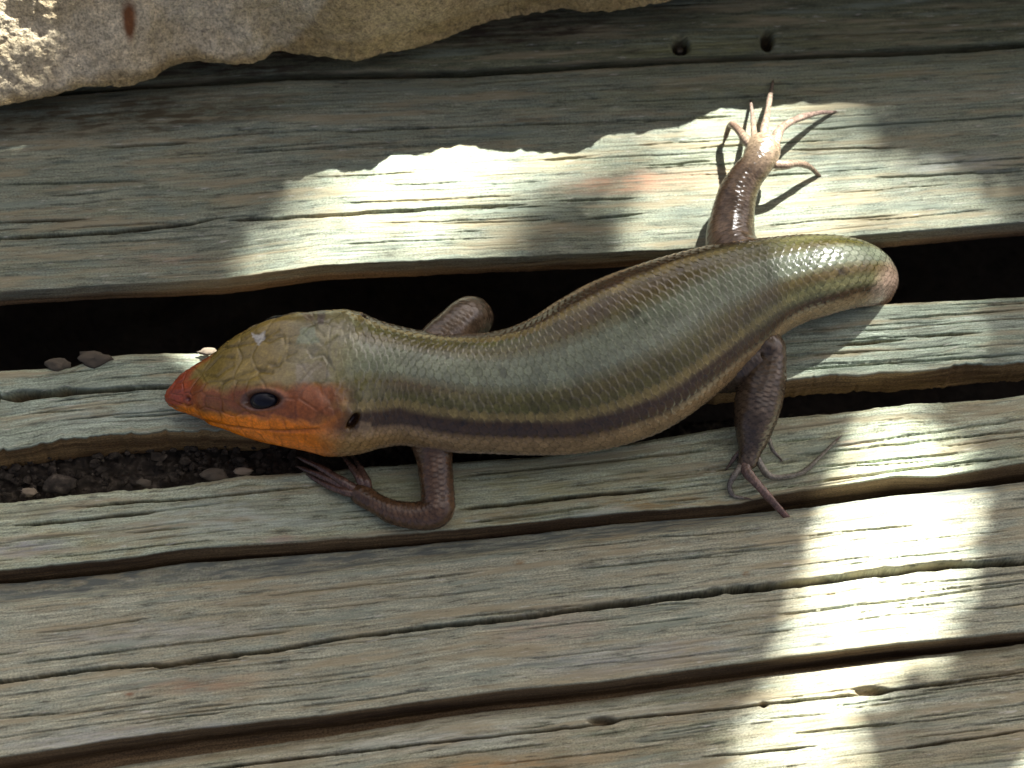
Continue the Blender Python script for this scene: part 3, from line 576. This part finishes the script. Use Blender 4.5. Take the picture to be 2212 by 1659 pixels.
# --- landmarks: eye, nostril, ear, mouth line (mirrored)
def nearest(u_, v_):
    d = (UB[hs]-u_)**2+(VB[hs]-v_)**2+1e6*(NB[hs][..., 2] < -.2)+1e6*(ph[None] < 0); k = np.unravel_index(np.argmin(d), d.shape); return k
marks = {}
for nm, (u_, v_) in {'eye': (565, 866), 'nostril': (406, 862), 'ear': (763, 911)}.items(): marks[nm] = nearest(u_, v_)
def mdist(nm, ks=1.0, kv=1.0, tilt=0.0):
    i, j = marks[nm]; ds = (SS-sarc[i]); dl = (AB-abs(ph[j]))*hw[:, None]*.95
    d1 = ds*math.cos(tilt)+dl*math.sin(tilt); d2 = -ds*math.sin(tilt)+dl*math.cos(tilt)
    return np.hypot(d1/ks, d2/kv)
head = (sarc < 60)[:, None]
d = mdist('eye', 2.9, 1.75, 0.0)
DD += head*(.28*np.exp(-((d-1.12)/.22)**2)-1.5*np.exp(-(d/.85)**4))
er = np.exp(-((d-1.02)/.22)**2)*head*.6; PGb = PGb*(1-er[..., None])+L3((.085, .07, .06))*er[..., None]
er = np.exp(-(d/.9)**6)*head; PGb = PGb*(1-er[..., None])+L3((.02, .015, .015))*er[..., None]
br = mdist('eye', 4.2, 1.0); i_, j_ = marks['eye']
DD += head*.55*np.exp(-((SS-sarc[i_])/3.6)**2)*np.exp(-((AB-(abs(ph[j_])-rad(17)))/rad(9))**2)          # brow
d = mdist('nostril', .62, .5); DD -= head*.5*np.exp(-d**2); k = np.exp(-d**4)*head; PGb = PGb*(1-k[..., None]*.85)+L3((.05, .008, .008))*k[..., None]*.85
d = mdist('ear', .52, 1.45, .35); DD -= head*1.6*np.exp(-d**4); k = np.exp(-(d/1.0)**6)*head; PGb = PGb*(1-k[..., None])+L3((.022, .008, .005))*k[..., None]
DD += head*.10*np.exp(-((d-1.5)/.35)**2)
ml = np.array([(372, 878), (390, 890), (440, 908), (500, 921), (560, 928), (620, 930), (690, 926)], float)
md = np.full(Un.shape, 1e9)
for a, b in zip(ml[:-1], ml[1:]):
    ab = b-a; tt = np.clip(((Un-a[0])*ab[0]+(Vn-a[1])*ab[1])/(ab@ab), 0, 1); md = np.minimum(md, np.hypot(Un-a[0]-tt*ab[0], Vn-a[1]-tt*ab[1]))
k = np.exp(-(md/2.8)**2)*head*(PHD < 125); DD -= .30*k; PGb *= (1-.5*k)[..., None]
for arc in [[(474, 842), (482, 828), (521, 811), (553, 799), (588, 806)], [(489, 774), (553, 763), (601, 741), (622, 748)], [(445, 810), (470, 815), (489, 800), (504, 790)], [(560, 800), (578, 786), (602, 790), (612, 770), (640, 762)], [(640, 838), (672, 800), (690, 790)], [(655, 742), (676, 772), (700, 766), (722, 800)], [(600, 700), (612, 740)]]:
    md = np.full(Un.shape, 1e9)
    for a, b in zip(np.array(arc[:-1], float), np.array(arc[1:], float)):
        ab = b-a; tt = np.clip(((Un-a[0])*ab[0]+(Vn-a[1])*ab[1])/(ab@ab), 0, 1); md = np.minimum(md, np.hypot(Un-a[0]-tt*ab[0], Vn-a[1]-tt*ab[1])+fbm(SS/1.5, A*8, o=2, seed=31)*2.5)
    k = np.exp(-(np.maximum(md, 0)/3.2)**2)*head*(PHD < 100); DD -= .16*k; PGb *= (1-.32*k)[..., None]
# loose skin folds at the neck
DD += .16*np.sin(SS*2.0+2*np.sin(A*5))*np.exp(-((SS-30)/3.5)**2)*np.clip(1-np.abs(PHD-30)/35, 0, 1)
# pale shed flake and dark patches on crown and nape, plus a painted grey sheen
for poly, cc, al_ in [([(547, 722), (560, 726), (574, 720), (568, 735), (557, 747), (549, 736)], (.34, .34, .31), .9), ([(686, 668), (703, 670), (702, 702), (687, 703)], (.075, .062, .052), .9), ([(652, 672), (676, 668), (682, 692), (660, 700)], (.12, .09, .065), .7), ([(650, 708), (680, 706), (690, 742), (640, 744)], (.15, .20, .13), .6),
                      ([(640, 790), (700, 780), (716, 815), (640, 832)], (.24, .21, .17), .45), ([(778, 908), (800, 914), (815, 935), (790, 945), (774, 930)], (.36, .26, .14), .4)]:
    k = inpoly(UB+fbm(SS/.8, A*14, o=2, seed=71)*4, VB+fbm(SS/.8, A*14, o=2, seed=72)*4, poly, 4)*(NB[..., 2] > 0)*head*al_; PGb = PGb*(1-k[..., None])+L3(cc)*k[..., None]
DD += .12*fbm(SS/6, A*3, o=2, seed=61)
B = B+NB*DD[..., None]
VB_ = B.reshape(-1, 3); FBODY = grid_faces(len(sarc), NPH, True)
AV = [VB_, C3[:1]+T[:1]*-.15, C3[-1:]]; nb = len(VB_)
tri = [(nb, (j+1) % NPH, j) for j in range(NPH)]
base_col = PGb.reshape(-1, 3)
cap_col = np.array([PGb[0].mean(0), PGb[-1].mean(0)])
# make all quads so the mesh is one block: caps as degenerate-free triangles fan kept separately below
allV = [np.vstack(AV)]; allF = [FBODY]; allT = [np.array(tri)]; allC = [np.vstack([base_col, cap_col])]; cnt = len(allV[0])

def tube(stn, colf, step=.16, nph=64, pitch=.95, nrow=18, sc=.22, flat=1.0, tip=True, seed=0):
    """limb: stations (u, v, z, radius mm) -> scaled skin tube appended to the body mesh"""
    global cnt
    R = [[*W(a, b, z), r] for a, b, z, r in stn]
    q = catmull(R, 60*len(R)); q, s = arclen_resample(q, step)
    c = q[:, :3]; tt = np.gradient(smooth(c, 8), axis=0); tt /= np.linalg.norm(tt, axis=1, keepdims=True)
    up = np.zeros_like(tt); u0 = np.array([0, 0, 1.0]); u0 = u0-tt[0]*u0@tt[0]
    if np.linalg.norm(u0) < .1: u0 = np.array([0, 1.0, 0]); u0 = u0-tt[0]*u0@tt[0]
    up[0] = u0/np.linalg.norm(u0)
    for i in range(1, len(tt)):
        w = up[i-1]-tt[i]*(up[i-1]@tt[i]); up[i] = w/np.linalg.norm(w)
    sd_ = np.cross(tt, up); a = np.linspace(0, 2*math.pi, nph, endpoint=False)
    rr = q[:, 3]
    if tip:
        e = np.clip((s[-1]-s)/(rr[-1]*1.0+1e-6), 0, 1); rr = rr*np.sqrt(np.clip(1-(1-e)**2, .004, 1))
    g = c[:, None]+sd_[:, None]*(np.sin(a)[None, :, None]*rr[:, None, None])+up[:, None]*(np.cos(a)[None, :, None]*rr[:, None, None]*flat)
    sa2 = s[:, None]*np.ones((1, nph)); ra = a[None]/(2*math.pi)*nrow+0*sa2
    h, cs2, cr2, ed2 = scales(sa2, ra, pitch, 1.0)
    cr2 = np.mod(cr2, nrow)
    nn = (g-c[:, None]); nn /= np.linalg.norm(nn, axis=-1, keepdims=True)+1e-9
    g = g+nn*(h*sc*np.clip(rr/1.5, .15, 1)[:, None]+.05*rr[:, None]*fbm(sa2/2.5, a[None]*1.5, o=2, seed=seed+4))[..., None]
    rn = _h(np.round(cs2*9), cr2, cr2*0, seed+3)
    col = colf(sa2/s[-1], np.cos(a)[None]+0*sa2, np.sin(a)[None]+0*sa2)*(.70+.6*rn)[..., None]*(.45+.62*np.clip(ed2/.4, 0, 1))[..., None]
    v = g.reshape(-1, 3); f = grid_faces(len(s), nph, True)+cnt
    allV.append(v); allF.append(f); allC.append(col.reshape(-1, 3)); cnt += len(v)
    return c, tt
LEGB = L3((.062, .041, .024)); LEGO = L3((.14, .105, .055)); TOE = L3((.19, .135, .10))
def legcol(k=1.0, c0=LEGB, c1=LEGO, lo=-.3):
    def f(s, up, side):
        m = np.clip((-up+lo)*1.6, 0, 1)[..., None]; return (c0*(1-m)+c1*m)*k
    return f
def toecol(c=TOE, c2=None):
    def f(s, up, side):
        m = np.clip(s*1.1, 0, 1)[..., None]; return c*(1-m)+(c*.7 if c2 is None else c2)*m
    return f
CLAWS = []
def toe(pts, r0, r1, c=TOE, c2=None, seed=0, claw=True):
    pts = [tuple(q) for q in catmull(np.array(pts, float), 13)]; n_ = len(pts); st_ = [(u_, v_, z_, r0+(r1-r0)*(i/(n_-1))**.8+(.09*r0 if i in (4, 8) else 0)) for i, (u_, v_, z_) in enumerate(pts)]
    c_, t_ = tube(st_, toecol(c, c2), step=.12, nph=20, pitch=.45, nrow=7, sc=.09, seed=seed)
    if claw: CLAWS.append((c_[-1]-t_[-1]*r1*.5, t_[-1], r1))
# near foreleg
tube([(925, 905, 7.5, 4.4), (932, 945, 6.6, 3.5), (938, 985, 5.6, 2.75), (942, 1030, 4.6, 2.55), (945, 1072, 3.7, 2.5), (941, 1104, 3.1, 2.55), (903, 1114, 2.7, 2.1), (850, 1106, 2.4, 1.75), (810, 1086, 2.0, 1.45), (782, 1068, 1.6, 1.6), (764, 1056, 1.2, 1.2)], legcol(c0=L3((.080, .043, .021)), c1=L3((.13, .065, .033))), pitch=.85, nrow=16, seed=1)
for i, p in enumerate([[(785, 1070, 1.7), (745, 1062, 2.1), (710, 1050, 1.5), (672, 1030, .5)], [(780, 1064, 1.8), (740, 1040, 2.6), (695, 1012, 2.0), (652, 992, .4)], [(780, 1064, 1.7), (738, 1048, 2.0), (694, 1028, 1.6), (652, 1012, .2)],
                       [(788, 1062, 1.8), (778, 1036, 2.8), (760, 1010, 2.2), (741, 986, .4)], [(795, 1064, 1.8), (792, 1040, 2.8), (778, 1012, 2.2), (764, 990, .5)]]):
    toe(p, .85, .34, L3((.10, .055, .038)), L3((.075, .045, .035)), seed=i)
# far foreleg: elbow showing in the gap
tube([(930, 790, 8, 4.2), (950, 745, 8, 3.5), (985, 706, 7.5, 3.1), (1013, 684, 6.0, 3.05), (1024, 688, 2.5, 3.0), (1010, 700, -2.5, 2.4), (975, 712, -7, 1.8), (930, 722, -10, 1.4)], legcol(c0=L3((.085, .060, .038)), c1=LEGB), pitch=.8, nrow=16, seed=2)
# near hind leg: thigh under the flank, knee up, shin down to the foot
tube([(1540, 775, 5.6, 5.4), (1590, 780, 5.6, 4.7), (1630, 768, 6.4, 3.8), (1656, 752, 7.6, 2.9), (1665, 772, 7.2, 2.35), (1654, 812, 6.2, 3.15), (1640, 860, 5.0, 3.6), (1632, 905, 4.2, 3.3), (1626, 945, 3.0, 2.5), (1620, 975, 2.2, 1.7), (1614, 1002, 1.7, 1.4), (1612, 1016, 1.2, 1.0)], legcol(c0=L3((.062, .042, .025)), c1=L3((.11, .085, .035)), lo=-.1), pitch=.95, nrow=20, seed=3)
toe([(1618, 985, 2.0), (1612, 1015, 2.4), (1636, 1046, 2.6), (1668, 1082, 1.0), (1704, 1122, -.9)], .95, .5, L3((.15, .10, .08)), L3((.11, .06, .045)), seed=11)
toe([(1612, 990, 1.8), (1590, 1022, 2.2), (1576, 1048, 1.2), (1584, 1070, .5), (1608, 1076, .3)], .62, .25, L3((.17, .15, .12)), seed=12)
toe([(1628, 972, 2.0), (1642, 1002, 1.7), (1668, 1030, 1.0), (1730, 1022, .7), (1770, 988, .6), (1806, 952, .5)], .7, .22, L3((.16, .145, .11)), L3((.13, .12, .09)), seed=13)
toe([(1640, 940, 2.6), (1660, 950, 2.4), (1668, 970, 1.0), (1680, 985, .4)], .5, .22, L3((.18, .16, .13)), seed=14)
toe([(1604, 975, 1.6), (1590, 985, 1.2), (1576, 1004, .4)], .5, .25, L3((.14, .10, .08)), seed=15)
def footleg(s, up, side):
    b = legcol(c0=L3((.062, .040, .024)), c1=L3((.12, .10, .045)), lo=.15)(s, up*.6-side*.6, side); m = np.clip((s-.72)/.18, 0, 1)[..., None]
    return b*(1-m)+L3((.24, .18, .115))*m
# far hind leg reaching back over the upper plank
tube([(1610, 610, 6.5, 5.5), (1592, 565, 6.0, 4.7), (1578, 520, 5.4, 3.95), (1582, 470, 5.6, 3.45), (1592, 425, 6.2, 3.1), (1611, 385, 7.0, 2.7), (1632, 358, 7.6, 2.5), (1645, 334, 7.4, 2.8), (1652, 312, 7.0, 2.5), (1657, 296, 6.6, 1.6)], footleg, pitch=.95, nrow=20, seed=4, flat=.92)
FT = L3((.30, .225, .155))
toe([(1640, 330, 7.4), (1616, 308, 7.2), (1596, 282, 6.0), (1578, 270, 4.0), (1566, 300, 1.2)], 1.0, .36, FT*.85, L3((.16, .10, .07)), seed=21)
toe([(1648, 324, 7.6), (1631, 296, 7.0), (1627, 262, 5.0), (1622, 222, 1.0)], .8, .24, FT, L3((.24, .18, .14)), seed=22)
toe([(1654, 318, 7.8), (1650, 288, 7.6), (1657, 248, 5.8), (1664, 205, 2.2), (1669, 180, .6)], .85, .24, FT, L3((.22, .17, .13)), seed=23)
toe([(1655, 340, 7.4), (1674, 308, 8.0), (1686, 279, 7.4), (1722, 257, 5.0), (1768, 244, 2.2), (1800, 242, .5)], 1.05, .26, FT, L3((.28, .2, .16)), seed=24)
toe([(1652, 352, 7.0), (1690, 356, 6.6), (1722, 353, 5.2), (1748, 360, 3.0), (1768, 378, .5)], .85, .34, FT, L3((.13, .09, .06)), seed=25)

root = empty('skink', (0, 0, 0))
tag(root, 'glossy striped skink with orange red head sprawled over the gap between planks', 'lizard')
V = np.vstack(allV); Fq = np.vstack(allF); Cc = np.clip(np.vstack(allC), 0, 1)
# snout cap: a quad fan that folds pairs of ring edges to the tip vertex
tip = nb; fan = np.array([((j+2) % NPH, (j+1) % NPH, j, tip) for j in range(0, NPH, 2)])
Fq = np.vstack([Fq, fan])
body = make_mesh('body', V, Fq, SKINM, root, {'pigment': Cc})
body.parent = root
# eyes
t = NT('eye_dark'); t.b.inputs['Base Color'].default_value = (.006, .007, .012, 1); t.b.inputs['Roughness'].default_value = .16; t.b.inputs['Specular IOR Level'].default_value = .22; EYE = t.m
i_, j_ = marks['eye']
def ball(c, ax, rr, n1=24, n2=36):
    th = np.linspace(0.02, math.pi-.02, n1); p2 = np.linspace(0, 2*math.pi, n2, endpoint=False)
    l = np.stack([np.sin(th)[:, None]*np.cos(p2), np.sin(th)[:, None]*np.sin(p2), np.cos(th)[:, None]*np.ones(n2)], -1)*rr
    return (c+l@ax).reshape(-1, 3), grid_faces(n1, n2, True)
for jj in (j_, (NPH-j_) % NPH):
    n_ = NB[i_, jj]; tt = T[i_]-n_*(T[i_]@n_); tt /= np.linalg.norm(tt); bt = np.cross(n_, tt)
    P0 = C3[i_]+SD[i_]*X2[i_, jj]+NU[i_]*Y2[i_, jj]
    v_, f_ = ball(P0-n_*.62, np.array([tt, bt, n_]), np.array([2.35, 1.5, 1.25]))
    make_mesh('eye', v_, f_, EYE, root)
# claws
t = NT('claw_horn'); t.b.inputs['Base Color'].default_value = (.07, .045, .03, 1); t.b.inputs['Roughness'].default_value = .4; CLAW = t.m
for (c_, t_, r_) in CLAWS:
    n1, n2 = 6, 8; ln = 1.7; z = np.array([0, 0, 1.0]); sd_ = np.cross(t_, z); sd_ /= np.linalg.norm(sd_)+1e-9; up = np.cross(sd_, t_)
    f = np.linspace(0, 1, n1); a = np.linspace(0, 2*math.pi, n2, endpoint=False)
    cc = c_+t_*ln*f[:, None]+up*(.18*np.sin(f*math.pi)-.35*f**2)[:, None]; rr = r_*.85*(1-f)**.8+.03
    g = cc[:, None]+sd_*(np.cos(a)[None, :, None]*rr[:, None, None])+up*(np.sin(a)[None, :, None]*rr[:, None, None])
    make_mesh('claw', g.reshape(-1, 3), grid_faces(n1, n2, True), CLAW, root)

# ------------------------------------------------------------------ unseen tree branch overhead: its leaves are laid out to shape the dappled shade
t = NT('leaf_green'); t.b.inputs['Base Color'].default_value = (.06, .10, .025, 1); t.b.inputs['Roughness'].default_value = .5; LEAF = t.m
t = NT('twig_bark'); t.b.inputs['Base Color'].default_value = (.09, .07, .05, 1); t.b.inputs['Roughness'].default_value = .9; BARK = t.m
gaps = [  # outlines, on the planks, of the flecks of sun between the leaves
    [(790, 180), (1270, 180), (1280, 370), (1130, 450), (1040, 540), (800, 600), (560, 640), (620, 540), (740, 430)],
    [(1395, 130), (1900, 130), (1800, 300), (1960, 400), (2130, 440), (2150, 520), (2040, 620), (1395, 620)],
    [(1850, 900), (2050, 900), (2085, 1010), (2080, 1170), (2030, 1280), (1990, 1400), (1900, 1500), (1870, 1720), (1590, 1720), (1620, 1580), (1720, 1420), (1790, 1270), (1800, 1120), (1860, 1020)],
    [(2230, 1600), (2400, 1560), (2400, 1760), (2210, 1740)],
    [(1560, 640), (1900, 640), (2100, 700), (2050, 800), (1650, 820)]]
w5 = W(35, 150, 12); w5 = w5-L*(w5[2]/L[2]); u5, v5 = PX(w5)
gaps.append([(u5-90, v5-110), (u5+60, v5-110), (u5+60, v5-50), (u5-90, v5-45)])
w6 = W(425, 762, 0); gaps.append([(385, 735), (455, 735), (455, 785), (385, 785)])
e1 = np.array([1.0, 0, 0]); 
NL = 15000
sp_u = rng.uniform(-2600, 5000, NL); sp_v = rng.uniform(-2600, 4200, NL)
inframe = rng.uniform(size=NL) < .55
sp_u = np.where(inframe, rng.uniform(-250, 2500, NL), sp_u); sp_v = np.where(inframe, rng.uniform(-250, 1950, NL), sp_v)
Pp = W(sp_u, sp_v, 0); dst = rng.uniform(420, 760, NL)
size = np.where(inframe, rng.uniform(3.0, 6.0, NL), rng.uniform(9, 17, NL))
def pdist(p, u_, v_):
    p = np.array(p, float); dm = np.full(u_.shape, 1e9)
    for i in range(len(p)):
        a, b = p[i], p[(i+1) % len(p)]; ab = b-a; tt = np.clip(((u_-a[0])*ab[0]+(v_-a[1])*ab[1])/(ab@ab), 0, 1)
        dm = np.minimum(dm, np.hypot(u_-a[0]-tt*ab[0], v_-a[1]-tt*ab[1]))
    return dm
ok = np.ones(NL, bool)
soft_ = [80, 40, 38, 20, 40, 20, 10]
for gi_, g_ in enumerate(gaps):
    ok &= ~((inpoly(sp_u, sp_v, g_, 1.0) > .5) | (pdist(g_, sp_u, sp_v) < size*.45/.075+soft_[gi_]))
sp_u, sp_v, Pp, dst, size = sp_u[ok], sp_v[ok], Pp[ok], dst[ok], size[ok]
# higher, sparser sprays added to thin the sun inside parts of the flecks
thin = [([(440, 360), (780, 340), (800, 440), (1060, 450), (1060, 600), (440, 620)], 0.42), ([(440, 480), (1060, 470), (1000, 620), (440, 620)], 0.36), ([(1040, 390), (1300, 330), (1340, 600), (1040, 600)], 0.96),
        ([(1395, 130), (1900, 130), (2180, 440), (2150, 620), (1395, 620)], 0.65), ([(1700, 230), (2000, 330), (2180, 480), (2100, 480), (1700, 420)], 0.36), ([(1560, 620), (1980, 620), (2140, 700), (2050, 830), (1600, 830)], 0.20), ([(1690, 650), (2260, 600), (2260, 880), (1690, 860)], .85),
        ([(1600, 900), (1830, 900), (1760, 1200), (1600, 1500), (1480, 1500)], 0.30), ([(2060, 880), (2200, 900), (2160, 1250), (2020, 1500), (1960, 1500), (2060, 1250)], 0.30), ([(1750, 870), (2150, 870), (2120, 990), (1800, 1000)], 0.30), ([(1500, 1430), (1980, 1430), (1960, 1720), (1500, 1720)], 0.27)]
ring = []
for gi_, g_ in enumerate(gaps[:5]):
    w_ = soft_[gi_]+40; p = np.array(g_, float); lo_, hi_ = p.min(0)-w_, p.max(0)+w_; area = (hi_-lo_).prod()*.075**2/math.cos(TH)
    n_ = int(area*1.7/11.0); uu = rng.uniform(lo_[0], hi_[0], n_); vv2 = rng.uniform(lo_[1], hi_[1], n_)
    d_ = np.where(inpoly(uu, vv2, g_, 1.0) > .5, -1, 1)*pdist(g_, uu, vv2); k = (d_ < w_) & (rng.uniform(size=n_) < np.clip(d_/w_*1.2+.15, 0, 1)) & (d_ > -20); ring.append((uu[k], vv2[k]))
for uu, vv2 in ring:
    sp_u = np.append(sp_u, uu); sp_v = np.append(sp_v, vv2); Pp = np.vstack([Pp, W(uu, vv2, 0)]); dst = np.append(dst, rng.uniform(1300, 2100, len(uu))); size = np.append(size, rng.uniform(2.6, 4.2, len(uu)))
for poly, tau in thin:
    p = np.array(poly, float); lo_, hi_ = p.min(0), p.max(0); area = (hi_-lo_).prod()*.075**2/math.cos(TH)
    n_ = int(area*tau/11.0); uu = rng.uniform(lo_[0], hi_[0], n_); vv2 = rng.uniform(lo_[1], hi_[1], n_); k = inpoly(uu, vv2, poly, 1.0) > .5; uu, vv2 = uu[k], vv2[k]
    sp_u = np.append(sp_u, uu); sp_v = np.append(sp_v, vv2); Pp = np.vstack([Pp, W(uu, vv2, 0)]); dst = np.append(dst, rng.uniform(1300, 2100, len(uu))); size = np.append(size, rng.uniform(2.6, 4.2, len(uu)))
Pc = Pp+L*dst[:, None]; NLo = len(Pc)
lat_ = np.array([(-1.0, 0, 0), (-.35, .42, .05), (.35, .36, .07), (1.0, 0, -.05), (.35, -.36, .07), (-.35, -.42, .05)])
yaw = rng.uniform(0, 2*math.pi, NLo); 
nrm = L[None]*1.0+rng.normal(0, .28, (NLo, 3)); nrm /= np.linalg.norm(nrm, axis=1, keepdims=True)
ax = np.stack([np.cos(yaw), np.sin(yaw), 0*yaw], 1); ax = ax-nrm*(ax*nrm).sum(1, keepdims=True); ax /= np.linalg.norm(ax, axis=1, keepdims=True); ay = np.cross(nrm, ax)
LV = Pc[:, None]+size[:, None, None]*(ax[:, None]*lat_[None, :, :1]+ay[:, None]*lat_[None, :, 1:2]+nrm[:, None]*lat_[None, :, 2:])
LF = (np.array([(0, 1, 4, 5), (1, 2, 3, 4)])[None]+6*np.arange(NLo)[:, None, None]); LF[:, 0] = np.array([0, 5, 4, 1])+6*np.arange(NLo)[:, None]; LF[:, 1] = np.array([1, 4, 3, 2])+6*np.arange(NLo)[:, None]
br = empty('tree_branch', (.35, .55, .6)); tag(br, 'unseen leafy tree branch overhead, shaped to dapple the deck with shade', 'branch')
lo = make_mesh('foliage', LV.reshape(-1, 3), LF.reshape(-1, 4), LEAF, None, smooth=False); lo['kind'] = 'stuff'
lo.parent = br; lo.matrix_parent_inverse = __import__('mathutils').Matrix.Translation(-br.location)
tv = []; tf = []; tcn = 0
for k in range(9):                                     # thin twigs among the leaves
    a0 = Pc[rng.integers(NLo)]; a1 = Pc[rng.integers(NLo)]; 
    main = W(-2600+k*850, -2400, 0)+L*650; a0 = main; a1 = W(-2400+k*800+rng.uniform(-200, 200), 3800, 0)+L*620
    # keep clear of the sun flecks
    n1 = 60; f = np.linspace(0, 1, n1)[:, None]; c_ = a0*(1-f)+a1*f; c_[:, 2] += fbm(f[:, 0]*6, f[:, 0]*0+k, seed=k)*30
    q_ = c_-L*(c_[:, 2:]/L[2]); uq, vq = PX(q_)
    a = np.linspace(0, 2*math.pi, 6, endpoint=False); rr = np.full(n1, 2.2)
    if any((inpoly(uq, vq, g_, 60) > 0).any() for g_ in gaps): continue
    g = c_[:, None]+np.stack([np.cos(a), 0*a, np.sin(a)], -1)[None]*rr[:, None, None]
    tv.append(g.reshape(-1, 3)); tf.append(grid_faces(n1, 6, True)+tcn); tcn += n1*6
if tv:
    tw = make_mesh('twig', np.vstack(tv), np.vstack(tf), BARK, None); tw.parent = br; tw.matrix_parent_inverse = __import__('mathutils').Matrix.Translation(-br.location)
